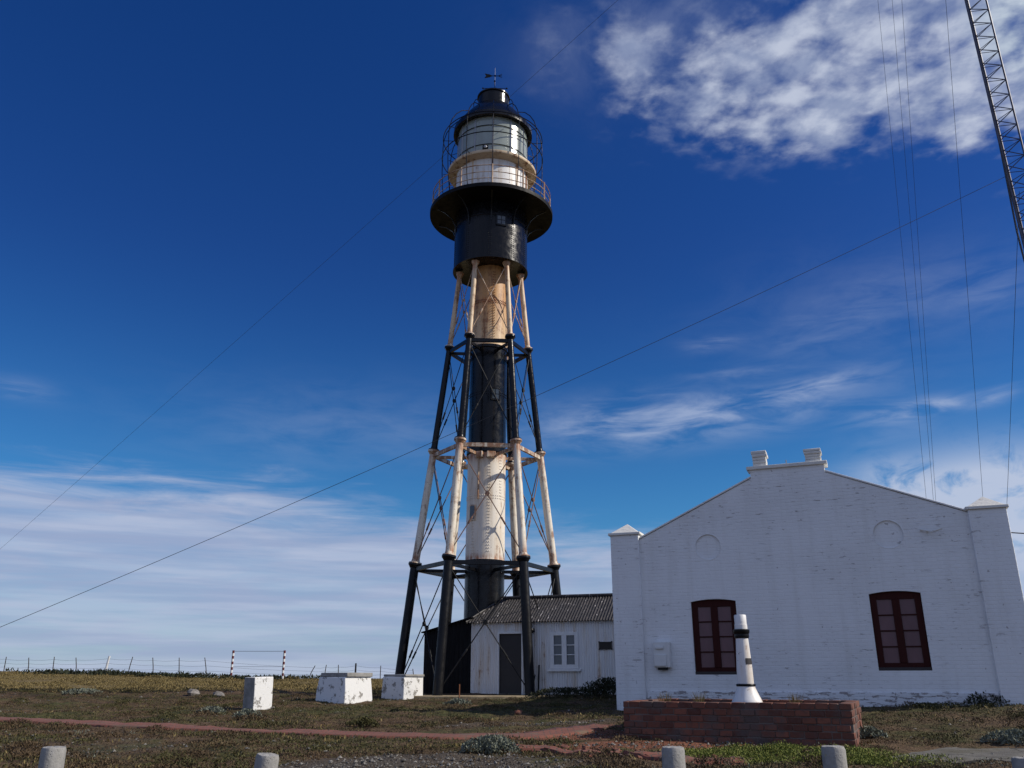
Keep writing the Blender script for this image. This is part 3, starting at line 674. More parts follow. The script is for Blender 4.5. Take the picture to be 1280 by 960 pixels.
for x0, x1, zt in ((3.93, 4.27, 6.27), (5.23, 5.61, 6.20)):
    c = MB()
    hgt = zt-5.85; nr = 5
    for j in range(nr):
        ov = .0 if j < 3 else .02; jx = random.uniform(-.012, .012)
        c.box((x0-ov+jx, 0.03-ov, 5.85+hgt*j/nr+.002), (x1+ov+jx, .34+ov, 5.85+hgt*(j+1)/nr-.004))
    c.box((x0+.02, .05, 5.85), (x1-.02, .32, zt-.02)); c.build('stub_chimney', M_CAP, bd, bevel=.012)
vp = MB(); vp.tube((4.75, .2, 5.85), (4.75, .2, 6.0), .015, n=6); vp.box((4.65, .17, 5.85), (4.85, .23, 5.87)); vp.build('ridge_spike', M_GALV, bd)
r = MB()
for xa, za, xb, zb in ((.1, 3.02, 4.75, 4.95), (9.4, 3.02, 4.75, 4.95)):
    r.add([(xa, .42, za), (xa, 12.1, za), (xb, 12.1, zb), (xb, .42, zb), (xa, .42, za-.05), (xa, 12.1, za-.05), (xb, 12.1, zb-.05), (xb, .42, zb-.05)], ((0,1,2,3),(7,6,5,4),(0,4,5,1),(1,5,6,2),(2,6,7,3),(3,7,4,0)))
r.build('roof', M_ROOF, bd)
for (x0, x1, z0, z1) in WINS:
    f = MB(); yf, yb = .07, .14; rise = .055
    def zarc(x): return z1+rise*(1-(2*(x-x0)/(x1-x0)-1)**2)
    fw = .15; mx = (x0+x1)/2; zb = z0+.17; ztp = z1-.13
    f.prism([(x0, z0), (x0+fw, z0), (x0+fw, zarc(x0+fw)), (x0, zarc(x0))], yf, yb); f.prism([(x1-fw, z0), (x1, z0), (x1, zarc(x1)), (x1-fw, zarc(x1-fw))], yf, yb)
    xs = [x0+fw+(x1-x0-2*fw)*i/6 for i in range(7)]
    f.prism([(x0+fw, ztp), (x1-fw, ztp)]+[(x, zarc(x)) for x in xs[::-1]], yf+.003, yb)
    f.box((x0+fw, yf+.003, z0), (x1-fw, yb, zb)); f.box((mx-.085, yf-.012, zb), (mx+.085, yb, ztp))
    for j in (1, 2, 3):
        zz = zb+(ztp-zb)*j/4
        for a, b2 in ((x0+fw, mx-.085), (mx+.085, x1-fw)): f.box((a, yf+.01, zz-.017), (b2, yb, zz+.017))
    wn = f.build('window', M_WOOD, bd, bevel=.006)
    g = MB()
    for j in range(4):
        za, zc = zb+(ztp-zb)*j/4, zb+(ztp-zb)*(j+1)/4
        for a, b2 in ((x0+fw, mx-.085), (mx+.085, x1-fw)): g.add([(a, yf+.035, za), (b2, yf+.036, za), (b2, yf+.036, zc), (a, yf+.035, zc)], [(0,1,2,3)])
    g.build('pane', M_PANE, wn)
    s = MB(); s.prism([(x0, z0), (x1, z0), (x1, z0+.07), (x0, z0+.07)], .012, .069); s.build('sill', M_DOOR, wn, bevel=.006)
bk = MB(); bk.tube((7.62, -.02, 3.98), (7.85, -.14, 3.90), .022, n=6); bk.tube((7.85, -.14, 3.90), (8.08, -.18, 3.96), .02, n=6); bk.tube((7.75, 0, 3.93), (7.85, -.14, 3.90), .014, n=5)
bk.build('wall_bracket', M_CAP, bd)
mt = empty('meter_box', bd.matrix_basis @ Vector((1.30, -.01, .88)), 'small white electricity meter box mounted low on the whitewashed wall beside the left window', 'meter box', rot=(0, 0, -PHI))
b = MB(); b.box((-.21, -.20, .03), (.21, 0, .64)); b.build('cabinet', M_BOX, mt, bevel=.012)
b = MB(); b.box((-.19, -.235, .06), (.12, -.203, .34)); b.build('cabinet_door', M_BOX, mt, bevel=.01)
b = MB(); b.box((-.14, -.25, .47), (.06, -.203, .54)); b.build('latch_hood', M_BOX, mt, bevel=.01)
b = MB(); b.box((-.12, -.15, -.03), (.12, -.03, .03)); b.build('cable_gland', M_GBLACK, mt, bevel=.01)
# ------------------------------------------------------------------ brick planter and banded post
PA = Vector((5.62, 15.0, -1.06)); PT = R(24)
pn = empty('brick_planter', PA, 'low rectangular planter of worn red bricks in front of the white building', 'planter', rot=(0, 0, -PT))
LX, LY, HT, TH = 3.93, 2.5, .68, .21                         # local x runs to the left as negative
b = MB(); nb = 6; ch = HT/nb
def brickrow(b, p, d, L, z, off):
    t = -off
    n_ = Vector((-d.y, d.x, 0))
    while t < L:
        l = .235+random.uniform(-.02, .012); a, e = max(t, 0), min(t+l, L)
        if e-a > .05:
            j = random.uniform(-.012, .012); jz = random.uniform(-.004, .004)
            P = Vector(p)+d*(a+.004); Q = Vector(p)+d*(e-.006)
            vs = [P-n_*j, Q-n_*j, Q+n_*TH*.96, P+n_*TH*.96]
            b.add([(v.x, v.y, z+jz) for v in vs]+[(v.x, v.y, z+ch-.014+jz) for v in vs], ((0,3,2,1),(4,5,6,7),(0,1,5,4),(1,2,6,5),(2,3,7,6),(3,0,4,7)))
        t += l
for j in range(-3, nb):
    o = .118*(j % 2)+random.uniform(-.02, .02)
    brickrow(b, (-LX, 0, 0), Vector((1,0,0)), LX-TH*(j % 2), j*ch, o); brickrow(b, (0, TH*(1-j % 2), 0), Vector((0,1,0)), LY-TH, j*ch, o)
    brickrow(b, (0, LY, 0), Vector((-1,0,0)), LX, j*ch, o); brickrow(b, (-LX, LY-TH, 0), Vector((0,-1,0)), LY-2*TH, j*ch, o)
b.build('brickwork', M_BRICK, pn, bevel=.008, segs=1)
m_ = MB()
m_.box((-LX+.012, .014, -.4), (-.014, TH-.03, HT-.03)); m_.box((-TH+.03, TH-.03, -.4), (-.014, LY-.014, HT-.03)); m_.box((-LX+.012, LY-TH+.03, -.4), (-TH+.03, LY-.014, HT-.03)); m_.box((-LX+.012, TH-.03, -.4), (-LX+TH-.03, LY-TH+.03, HT-.03))
m_.build('mortar_core', M_MORT, pn)
s_ = MB(); nxs, nys = 24, 16
vs = [(-LX+TH-.04+(LX-2*TH+.08)*i/nxs, TH-.04+(LY-2*TH+.08)*j/nys, HT-.10+random.uniform(-.02, .03)) for j in range(nys+1) for i in range(nxs+1)]
s_.add(vs, [(j*(nxs+1)+i, j*(nxs+1)+i+1, (j+1)*(nxs+1)+i+1, (j+1)*(nxs+1)+i) for j in range(nys) for i in range(nxs)], 0, True); s_.build('soil', M_GROUND, pn)
po = at(934, 876, 17.3); pb = Vector((po.x, 17.3, -.50))
post = empty('banded_post', pb, 'white post with black bands and flared foot standing in the brick planter', 'post')
zr = lambda z: z+.50
b = MB(); b.lathe([(.30, 0), (.295, .06), (.27, .12), (.235, .19), (.20, .27), (.175, .33), (.165, zr(-.13))], 40); b.build('flared_foot', M_GWHITE, post)
b = MB(); b.lathe([(.16, zr(-.145)), (.178, zr(-.14)), (.185, zr(-.12)), (.178, zr(-.10)), (.158, zr(-.095))], 40); b.build('foot_ring', M_GBLACK, post)
b = MB(); b.lathe([(.155, zr(-.10)), (.148, zr(.2)), (.118, zr(.74))], 40); b.build('shaft', M_GWHITE, post)
b = MB(); b.lathe([(.115, zr(.735)), (.135, zr(.75)), (.142, zr(.78)), (.138, zr(.82)), (.146, zr(.83)), (.158, zr(.86)), (.158, zr(.90)), (.12, zr(.915))], 40); b.build('gallery_band', M_GBLACK, post)
b = MB(); b.lathe([(.122, zr(.91)), (.122, zr(1.0)), (.115, zr(1.005)), (.115, zr(1.17)), (.105, zr(1.185)), (0, zr(1.19))], 40); b.build('lantern_top', M_GWHITE, post)
b = MB(); b.lathe([(.151, zr(.26)), (.146, zr(.37))], 14, a0=R(-92), a1=R(-5)); b.build('name_plate', M_DOOR, post)
def tuft(lx, ly, label):
    P = pn.matrix_basis @ Vector((lx, ly, HT-.09)); e = empty('grass_tuft', P, label, 'grass tuft', 'dry grass tufts in the planter'); b = MB()
    for i in range(46):
        a = random.uniform(0, 6.28); r = random.uniform(0, .10); L = random.uniform(.12, .26); t = random.uniform(.1, .5); p_ = Vector((r*math.cos(a), r*math.sin(a), 0)); q_ = p_+Vector((math.cos(a)*L*t, math.sin(a)*L*t, L))
        b.path([p_, p_.lerp(q_, .5)+Vector((0, 0, .02)), q_], [.004, .003, .001], 3)
    b.build('blades', M_STRAW, e)
tuft(-3.25, .45, 'dry grass tuft in the planter left of the banded post'); tuft(-.95, .6, 'dry grass tuft in the planter right of the banded post'); tuft(-2.6, .4, 'dry grass tuft in the planter nearest the banded post')
# ------------------------------------------------------------------ white blocks
def block(px, Y, zt, wx, wy, rot, label, cap=0, taper=.0, lean=0, name='concrete_block', bare=False):
    base = at(px, 860, Y); gx_, gy_ = base.x, Y; gzv = float(gz(gx_, gy_)); h = zt-gzv
    e = empty(name, (gx_, gy_, gzv), label, 'concrete block', 'whitewashed blocks in the grass', rot=(lean, 0, rot))
    b = MB(); n = 7; hh = h-cap
    vs = [];
    for zz, k in ((-.3, 1+taper), (hh*.5, 1+taper*.5), (hh, 1.0)):
        vs += [(sx*wx/2*k+random.uniform(-.012, .012), sy*wy/2*k+random.uniform(-.012, .012), zz) for sx, sy in ((-1,-1),(1,-1),(1,1),(-1,1))]
    b.add(vs, [(3,2,1,0), (8,9,10,11)]+[(4*l+i, 4*l+(i+1) % 4, 4*l+4+(i+1) % 4, 4*l+4+i) for l in range(2) for i in range(4)]); 
    if bare: b.m[2] = b.m[6] = 1; b.m[5] = b.m[9] = 1
    b.build('block_body', [M_PEEL, M_CONC], e, bevel=.02)
    if cap:
        c = MB(); c.box((-wx/2+.02, -wy/2+.02, hh+.004), (wx/2+.05, wy/2+.02, h)); c.build('cap_slab', M_CONC, e, bevel=.02)
    return e
block(324, 24.5, .04, .46, .62, R(-38), 'narrow slab-like white block with bare grey patch, nearest of the three blocks', lean=R(2), bare=True)
block(431, 28.0, .17, 1.20, 1.05, R(-38), 'wide peeling white block with overhanging grey cap, middle of the three blocks', cap=.13, taper=.14)
block(503, 29.6, .13, 1.02, .86, R(-40), 'clean white block with thin cap in front of the left lighthouse leg', cap=.08, taper=.03)
# ------------------------------------------------------------------ bollards
def bollard(px, py, label, lean=(0, 0), d=.2, Y=8.1):
    T = at(px, py, Y); g0 = float(gz(T.x, Y)); h = T.z-g0
    e = empty('bollard', (T.x-math.tan(lean[1])*h, Y, g0), label, 'bollard', 'concrete bollards in the foreground', rot=(lean[0], lean[1], 0)); b = MB(); r = d/2
    n = 28; pr = [(r, -.2), (r, h*.3), (r*1.01, h*.6), (r, h-.03), (r*.93, h-.006), (r*.5, h), (0, h)]
    b.lathe(pr, n); b.v = [(x+random.uniform(-.003, .003), y+random.uniform(-.003, .003), z+random.uniform(-.004, .004)) for x, y, z in b.v]
    b.build('bollard_post', M_CONC, e); return e
bollard(68, 933, 'grey bollard at the far left foot of the photo with a gritty top')
bollard(337, 941, 'tilted grey bollard below the narrow white block', (R(3), R(6)))
bollard(841, 933, 'grey bollard in front of the brick planter, below the banded post')
bollard(1041, 932, 'grey bollard below the right end of the brick planter, beside bright moss')
bollard(1279, 946, 'grey bollard cut off by the right edge beside the concrete slab')
# ------------------------------------------------------------------ fence on the ridge
FY = 57.0
fence = empty('wire_fence', (0, FY, 0), 'distant fence of thin grey posts and sagging wires along the grassy ridge', 'fence')
fp = [(-60, 822, -2, 0), (8, 821, 0, 0), (36, 822, 3, 0), (68, 821, 1, 0), (95, 822, 4, 0), (137, 820, -3, 1), (166, 821, -4, 0), (191, 822, 4, 0), (224, 822, 3, 0), (256, 822, 6, 0), (394, 832, -9, 0), (408, 831, -2, 0), (423, 831, 1, 0), (445, 829, 0, 2), (476, 832, 0, 0), (516, 836, 2, 0)]
tops = []
for px, py, ln, kind in fp:
    T = at(px, py, FY); g0 = float(gz(T.x, FY)); bx_ = T.x+ln*.05; b = MB()
    rr = (.027, .075, .06)[kind]
    b.path([(bx_, 0, g0-.3), ((bx_+T.x)/2, 0, (g0+T.z)/2), (T.x, 0, T.z)], [rr, rr, rr*.9], 7)
    b.build('fence_post', (M_TWIG, M_WOODW, M_DOOR)[kind], fence); tops.append((Vector((bx_, 0, g0)), Vector((T.x, 0, T.z))))
for fr_ in (.35, .6, .85):
    b = MB(); pts = []
    for (a0, a1), (b0, b1) in zip(tops, tops[1:]):
        A0, B0 = a0.lerp(a1, fr_), b0.lerp(b1, fr_)
        for i in range(4): t = i/4; q_ = A0.lerp(B0, t); pts.append(q_-Vector((0, .05, .05*math.sin(math.pi*t))))
    pts.append(tops[-1][0].lerp(tops[-1][1], fr_)); b.path(pts, .0055, 4); b.build('wire', M_WIRE, fence)
gp = empty('pole_frame', (0, 54.5, 0), 'pair of red and white striped poles joined by a top wire in the distance', 'poles'); tp_ = []
for px, ys in ((292, (813, 852)), (356, (813, 853))):
    T = at(px, ys[0], 54.5); B = float(gz(T.x, 54.5)); b = MB(); n = 11; dxl = .08 if px < 300 else 0
    for i in range(n):
        z0, z1 = B-.1+(T.z-B+.1)*i/n, B-.1+(T.z-B+.1)*(i+1)/n; b.tube((T.x, 0, z0), (T.x, 0, z1), .07, n=8, m=i % 2)
    b.build('striped_pole', [mat('red band paint', f_plain, c=(.12, .02, .02), rough=.6), M_WOODW], gp); tp_.append(Vector((T.x, 0, T.z-.05)))
b = MB(); b.tube(tp_[0], tp_[1], .012, n=4); b.tube(tp_[0]-Vector((0,0,.9)), tp_[1]-Vector((0,0,.9)), .009, n=4); b.build('top_wire', M_WIRE, gp)
# ------------------------------------------------------------------ lattice mast, aerial wires, guys
MY = 25.0
m0 = at(1221, 20, MY); m1 = at(1268, 214, MY)
dirm = (m0-m1).normalized(); foot = m1-dirm*((m1.z+.5)/dirm.z)
mast = empty('lattice_mast', foot, 'tall slender steel lattice radio mast leaning into the top right corner', 'mast')
HM = 70; wv = .40
up = dirm; ex = Vector((1,0,0)); ex = (ex-up*ex.dot(up)).normalized(); ey = up.cross(ex)
cs = [R(200), R(320), R(80)]
def mp(k, h): return up*h+(ex*math.cos(cs[k % 3])+ey*math.sin(cs[k % 3]))*wv
for k in range(3):
    b = MB(); b.tube(mp(k, 0), mp(k, HM), .032, n=6); b.build('mast_leg', M_MAST, mast)
b = MB(); st = .62; nseg = int(HM/st)
for i in range(nseg):
    for k in range(3):
        b.tube(mp(k, i*st), mp(k+1, i*st), .014, n=4, caps=False); b.tube(mp(k, i*st), mp(k+1, (i+1)*st), .016, n=4, caps=False)
b.build('lattice', M_MAST, mast)
b = MB(); b.path([mp(0, .5)+ex*-.06, mp(0, 8), mp(0, 14.5)-ex*.12, mp(0, 16.5)-ex*.05, mp(0, 18)], .03, 6); b.build('feeder_cable', M_WIRE, mast)
def wire(name, pts, r, label, cat, group=None, sag=0.0, n=40):
    P, Q = Vector(pts[0]), Vector(pts[1]); b = MB(); l = [P.lerp(Q, i/n)-Vector((0, 0, sag*4*(i/n)*(1-i/n))) for i in range(n+1)]
    e = b.path(l, r, 5).build(name, M_WIRE, off=tuple(P)); return tag(e, label, cat, group)
# mast attachment heights found on the mast line
def mast_at_px(y):
    best = None
    for h in np.linspace(5, 66, 1500):
        q_ = foot+up*h; d = q_.y*math.cos(PITCH)+q_.z*math.sin(PITCH); v = -q_.y*math.sin(PITCH)+q_.z*math.cos(PITCH); yy = 480-F*v/d
        if best is None or abs(yy-y) < best[0]: best = (abs(yy-y), q_)
    return best[1]
A1 = mast_at_px(221)
wire('aerial_wire', (A1-ex*.35, at(-90, 821, 27.0)), .0085, 'long aerial wire crossing in front of the lighthouse from mast to lower left', 'wire', sag=.35)
wire('aerial_wire', (mast_at_px(-320)-ex*.35, at(-60, 739, 62.0)), .0075, 'long aerial wire passing behind the lighthouse gallery and rising to upper right', 'wire', sag=.2)
def proj(q_):
    d = q_.y*math.cos(PITCH)+q_.z*math.sin(PITCH); v = -q_.y*math.sin(PITCH)+q_.z*math.cos(PITCH); return 640+F*q_.x/d, 480-F*v/d
for (xb, yb, xt, yt, Yg, word) in ((1157, 630, 1092, 0, 47, 'leftmost of the guy wires behind the white gable'), (1167, 630, 1115, 0, 50, 'second guy wire from the left behind the white gable, in the close pair'), (1170, 632, 1127, 0, 52, 'third guy wire from the left, right one of the close pair behind the gable'), (1228, 618, 1182, 0, 45, 'guy wire dropping behind the right pier cap of the white building'), (1258, 628, 1272, 290, 43, 'steep guy wire dropping just right of the right pier cap')):
    k = (xt-xb)/(yt-yb); g0 = at(xb+k*(856-yb), 856, Yg); best = None
    for h in np.linspace(12, 69, 600):
        q_ = foot+up*h; r_ = ray(xt, yt); n_ = np.cross(ray(xb, yb), r_); e_ = abs(float(np.dot(n_, np.array(q_))))/np.linalg.norm(n_)
        if best is None or e_ < best[0]: best = (e_, q_)
    wire('guy_wire', (g0, best[1]), .008, 'thin '+word, 'wire', 'guy wires of the mast', sag=.1)
wire('service_cable', (bd.matrix_basis @ Vector((9.4, .5, 3.9)), bd.matrix_basis @ Vector((14, 1.5, 4.3))), .014, 'short black cable leaving the right pier of the white building', 'cable', sag=.25)
# ------------------------------------------------------------------ rocks, stake, shrubs
def rock(px, py, s, label, sq=(1.3, 1, .8), m=M_STONE):
    P = gpt(px, py); b = MB(); b.ball((0, 0, s*.35), s, 0, sq, 9, 6, .22); o = b.build('rock', m); o.location = P; o.rotation_euler = (0, .1, random.uniform(0, 3))
    return tag(o, label, 'rock', 'rocks in the heath')
rock(241, 869, .17, 'pale rounded rock left of the narrow white block, further from it', m=M_STONE); rock(272, 871, .15, 'grey rock lying just left of the narrow white block')
rock(648, 893, .09, 'small reddish stone in the grass before the shed', m=M_BRICK)
sk = MB(); sk.tube((0, 0, -.2), (0, 0, .5), .022, n=6); o = sk.build('stake', M_RUST); o.location = gpt(574, 876); tag(o, 'short thin rusty stake in the grass in front of the shed door', 'stake')
sk = MB(); sk.tube((0, 0, -.2), (.05, 0, .98), .03, n=6); o = sk.build('stake', M_GBLACK); o.location = (.86, 30.0, -.55); tag(o, 'dark iron stake leaning beside the front right lighthouse leg', 'stake')
def leaves_np(C, size, up_bias=.5, flat=None):
    n = len(C); d = rng.normal(size=(n, 3)); d[:, 2] = np.abs(d[:, 2])+up_bias; d /= np.linalg.norm(d, axis=1)[:, None]
    s = np.cross(d, rng.normal(size=(n, 3))); s /= np.linalg.norm(s, axis=1)[:, None]
    L = size*rng.uniform(.6, 1.4, n)[:, None]; W = L*rng.uniform(.22, .4, n)[:, None]
    V = np.stack([C-s*W*.5, C+s*W*.5, C+d*L*.6+s*W*.6, C+d*L*1.0, C+d*L*.6-s*W*.6], 1).reshape(-1, 3)
    i = np.arange(n)[:, None]*5; return V, np.concatenate([i, i+1, i+2, i+3, i+4], 1)
def cushion_centres(P, rx, ry, h, n):
    a = rng.uniform(0, 6.283, n); r = np.sqrt(rng.uniform(0, 1, n)); lump = 1+.25*np.sin(3*a+rng.uniform(0, 6))+.15*np.sin(7*a)
    x = P[0]+rx*r*np.cos(a)*lump; y = P[1]+ry*r*np.sin(a)*lump
    top = h*np.sqrt(np.clip(1-r*r, 0, 1)); z = gz(x, y)+top*rng.uniform(.25, 1, n)**.6
    return np.stack([x, y, z], -1)
def shrub(px, py, rx, ry, h, n, size, m, label, name='shrub', P=None):
    P = P or gpt(px, py); C = cushion_centres((P.x, P.y), rx, ry, h, n); V, Fq = leaves_np(C, size)
    V = V-np.array(P); e = empty(name, P, label, 'shrub')
    np_mesh('foliage', V, Fq, m, parent=e)
    b = MB()
    for i in range(7):
        a = random.uniform(0, 6.28); b.tube((0, 0, -.08), (math.cos(a)*rx*.5, math.sin(a)*ry*.5, h*.6), .012, .005, 5)
    b.build('stem', M_TWIG, e); return e
shrub(0, 0, .85, .6, .62, 2600, .07, M_DARKB, 'dark rounded bush in the corner between shed and white building', P=Vector((3.1, 28.4, float(gz(3.1, 28.4)))))
shrub(0, 0, 1.2, .5, .28, 1800, .06, M_DARKB, 'low dark ground-hugging shrub along the shed wall left of the rounded bush', P=Vector((1.6, 29.2, float(gz(1.6, 29.2)))))
shrub(614, 942, .42, .3, .26, 2600, .045, M_GREY, 'grey green cushion shrub at the gravel edge in the centre foreground')
shrub(1087, 922, .24, .22, .16, 1200, .05, M_GREY, 'silvery shrub against the right end of the brick planter')
shrub(1268, 928, .42, .28, .18, 1500, .05, M_GREY, 'silvery shrub by the right edge behind the concrete slab')
shrub(266, 892, .32, .25, .16, 1200, .05, M_GREY, 'flat grey green shrub left of the narrow white block')
shrub(105, 868, .65, .35, .18, 1500, .06, M_GREY, 'flat grey shrub on the heath far left below the ridge')
shrub(308, 897, .30, .22, .18, 1100, .05, M_GREY, 'pale tufted plant at the foot of the narrow white block')
shrub(456, 908, .32, .25, .17, 1100, .05, M_OLIVE, 'small dark green shrub beyond the path below the wide white block')
shrub(573, 880, .35, .25, .16, 900, .05, M_GREY, 'pale tuft beside the thin rusty stake before the shed')
shrub(1246, 880, .9, .4, .30, 1900, .06, M_DARKB, 'dark green shrub against the foot of the right pier')
# ------------------------------------------------------------------ ground cover (uncountable)
def region(n, y0, y1, k=.68, extra=1.5, p=1.6):
    u = rng.uniform(0, 1, n); y = y0+(y1-y0)*u**p; x = rng.uniform(-1, 1, n)*(y*k+extra); return x, y
def nz(x, y, s, seed):
    r_ = np.random.default_rng(seed); v = 0
    for i in range(6):
        a = r_.uniform(0, 6.28); k = s*(1.0+.45*i); v = v+np.sin(k*(x*math.cos(a)+y*math.sin(a))+r_.uniform(0, 6.28)+np.sin(k*.6*(x*math.sin(a)-y*math.cos(a))))/(1+.25*i)
    return v/3
cps, sps = math.cos(-PHI), math.sin(-PHI)
PP = np.array([[p.x, p.y] for p in (gpt(a, b_) for a, b_ in PATHPX)])
def free(x, y):
    dx, dy = x-BA.x, y-BA.y; lx = dx*math.cos(PHI)-dy*math.sin(PHI); ly = dx*math.sin(PHI)+dy*math.cos(PHI)
    ok = ~((lx > 0) & (lx < 9.6) & (ly > -.05))
    dx, dy = x-PA.x, y-PA.y; lx = dx*math.cos(PT)-dy*math.sin(PT); ly = dx*math.sin(PT)+dy*math.cos(PT)
    ok &= ~((lx > -LX-.02) & (lx < .02) & (ly > -.03) & (ly < LY+.02))
    ok &= ~((x > -3.3) & (x < 6) & (y > 31-.325*(x+1.43)-.05) & (y < 35)) & ~((x > -3.1) & (x < 1.4) & (y > 29.25) & (y < 31))
    ypath = np.interp(x, PP[:, 0], PP[:, 1]); d = np.abs(y-ypath); ok &= ~((d < .36) & (x < PP[-1, 0]) & (rng.uniform(size=x.shape) < .92))
    return ok
def slabmask(x, y):
    return (x > p0.x-.1+(y-p0.y)*.5) & (y > p0.y-.05) & (y < p3.y+.1)
def gravel_m(x, y):
    e = lambda cx, cy, rx, ry: ((x-cx)/rx)**2+((y-cy)/ry)**2 < 1
    return e(-1.3, 13.0, 2.3, 1.4) | (e(-7, 15.3, 1.8, .9) & (rng.uniform(size=x.shape) < .3)) | ((e(3.0, 15.5, 2.4, .6) | e(.9, 17.2, 1.8, .6)) & (rng.uniform(size=x.shape) < .8)) | (e(.2, 19.5, 1.9, .7) & (rng.uniform(size=x.shape) < .6))
def cover(name, n, y0, y1, m, dens, size, h, per, up=.4, p=1.6, spread=.09):
    x, y = region(n, y0, y1, p=p); k = dens(x, y) & free(x, y) & ~slabmask(x, y); x, y = x[k], y[k]
    x = np.repeat(x, per)+rng.normal(size=len(x)*per)*spread; y = np.repeat(y, per)+rng.normal(size=len(y)*per)*spread
    k = free(x, y); x, y = x[k], y[k]
    z = gz(x, y)+rng.uniform(-.015, h, len(x)); V, Fq = leaves_np(np.stack([x, y, z], -1), size, up)
    return tag(np_mesh(name, V, Fq, m), kind='stuff')
bright = lambda x, y: np.exp(-(((x-4.6)/1.9)**2+((y-14.0)/.75)**2))+np.exp(-(((x-9.0)/1.2)**2+((y-14.6)/.6)**2)) > .33
cover('heath', 26000, 10.5, 40, M_HEATH, lambda x, y: (nz(x, y, .9, 1) < .25) & (~gravel_m(x, y) | (rng.uniform(size=x.shape) < .35)) & ~bright(x, y), .028, .022, 12, .3)
cover('turf', 26000, 10.5, 40, M_OLIVE, lambda x, y: (nz(x, y, .9, 1) > .08) & ~gravel_m(x, y) & ~bright(x, y) | ((y > 23) & (y < 29.2) & (x > -11) & (x < 8) & (nz(x, y, 1.5, 3) > -.35)), .034, .03, 12, .5)
cover('moss', 14000, 10.5, 18, M_LIME, lambda x, y: bright(x, y) & (nz(x, y, 2.2, 5) > -.6), .024, .05, 30, .3, p=1.0)
cover('dry_grass', 34000, 33, 62, M_STRAW, lambda x, y: (x < 8) & (nz(x, y, .5, 8) > -.3), .05, .04, 14, .7, p=1.0, spread=.22)
cover('dry_tufts', 1500, 11, 34, M_STRAW, lambda x, y: (nz(x, y, .8, 9) > .25) & ~gravel_m(x, y), .055, .02, 8, 1.2, spread=.05)
cover('grey_tufts', 700, 12, 30, M_GREY, lambda x, y: (nz(x, y, 1.1, 12) > .45) & ~gravel_m(x, y), .03, .03, 26, .5, spread=.10)
def hummocks(name, n, m, dens, size, per, y0=11, y1=34, big=1.0):
    x, y = region(n, y0, y1, p=1.3); k = dens(x, y) & free(x, y) & ~slabmask(x, y) & ~gravel_m(x, y); Cs = []
    for a, b_ in zip(x[k], y[k]):
        r_ = rng.uniform(.10, .34)*big; Cs.append(cushion_centres((a, b_), r_*rng.uniform(.8, 1.6), r_, r_*rng.uniform(.22, .45), int(per*(r_/.2/big)**2)))
    C = np.concatenate(Cs); kk = free(C[:, 0], C[:, 1]); V, Fq = leaves_np(C[kk], size, .4); return tag(np_mesh(name, V, Fq, m), kind='stuff')
hummocks('turf_hummocks', 520, M_OLIVE, lambda x, y: nz(x, y, .6, 41) > -.1, .034, 170)
hummocks('heath_hummocks', 420, M_HEATH, lambda x, y: nz(x, y, .6, 43) > .0, .034, 170)
hummocks('moss_hummocks', 2600, M_LIME, lambda x, y: bright(x, y), .026, 200, 11, 18)
hummocks('wall_foot_weeds', 900, M_OLIVE, lambda x, y: (np.abs(((x-BA.x)*math.sin(PHI)+(y-BA.y)*math.cos(PHI))+.25) < .28) & (x > 2.6), .04, 150, 17, 25)
hummocks('ridge_tussocks', 260, M_DARKB, lambda x, y: (x < -11) & (nz(x, y, .3, 51) > -.1), .12, 60, 54, 56.8, 2.6)
hummocks('straw_tussocks', 500, M_STRAW, lambda x, y: x < 6, .07, 70, 36, 55, 1.6)
# dark scrub along the ridge top
cover('ridge_scrub', 1500, 52.5, 57, M_DARKB, lambda x, y: (x < -11) & (nz(x, y, .35, 21) > .1), .16, .16, 9, .4, p=1.0, spread=.22)
# pebbles
def pebbles(name, n, y0, y1, dens, smin, smax, p=1.3):
    x, y = region(n, y0, y1, p=p); k = dens(x, y) & free(x, y); x, y = x[k], y[k]; z = gz(x, y); N = len(x)
    s = smin+(smax-smin)*rng.uniform(0, 1, N)**3
    base = np.array([[1,0,0],[0,1,0],[-1,0,0],[0,-1,0],[0,0,.7],[0,0,-.5]], float)
    V = base[None]*s[:, None, None]*rng.uniform(.6, 1.3, (N, 6, 1)); a = rng.uniform(0, 6.28, N); ca, sa = np.cos(a)[:, None], np.sin(a)[:, None]
    V = np.stack([V[..., 0]*ca-V[..., 1]*sa*.7, V[..., 0]*sa+V[..., 1]*ca*.7, V[..., 2]], -1)+np.stack([x, y, z+s*.2], -1)[:, None]
    T = np.array([[0,1,4],[1,2,4],[2,3,4],[3,0,4],[1,0,5],[2,1,5],[3,2,5],[0,3,5]]); Fq = (np.arange(N)[:, None, None]*6+T[None]).reshape(-1, 3)
    return tag(np_mesh(name, V.reshape(-1, 3), Fq, M_PEB), kind='stuff')
pebbles('gravel', 34000, 10.5, 21, lambda x, y: gravel_m(x, y) & (nz(x, y, 1.6, 31) > -.7), .010, .045)
pebbles('scattered_stones', 2200, 10.5, 32, lambda x, y: nz(x, y, .7, 33) > .0, .015, .06)
# loose brick rubble along the kerb
def rubble(n):
    b = MB()
    for i in range(n):
        t = random.random(); P = gpt(600+330*t+random.uniform(-15, 15), 932+20*t+random.uniform(-5, 5)); s = random.uniform(.03, .075)
        T = Matrix.Translation(P) @ Euler((random.uniform(-.4, .4), random.uniform(-.4, .4), random.uniform(0, 3))).to_matrix().to_4x4()
        b.box((-s, -s*.6, -s*.3), (s, s*.6, s*.5), 0, T)
    return tag(b.build('brick_rubble', M_BRICK, bevel=.006, segs=1), kind='stuff')
rubble(120)
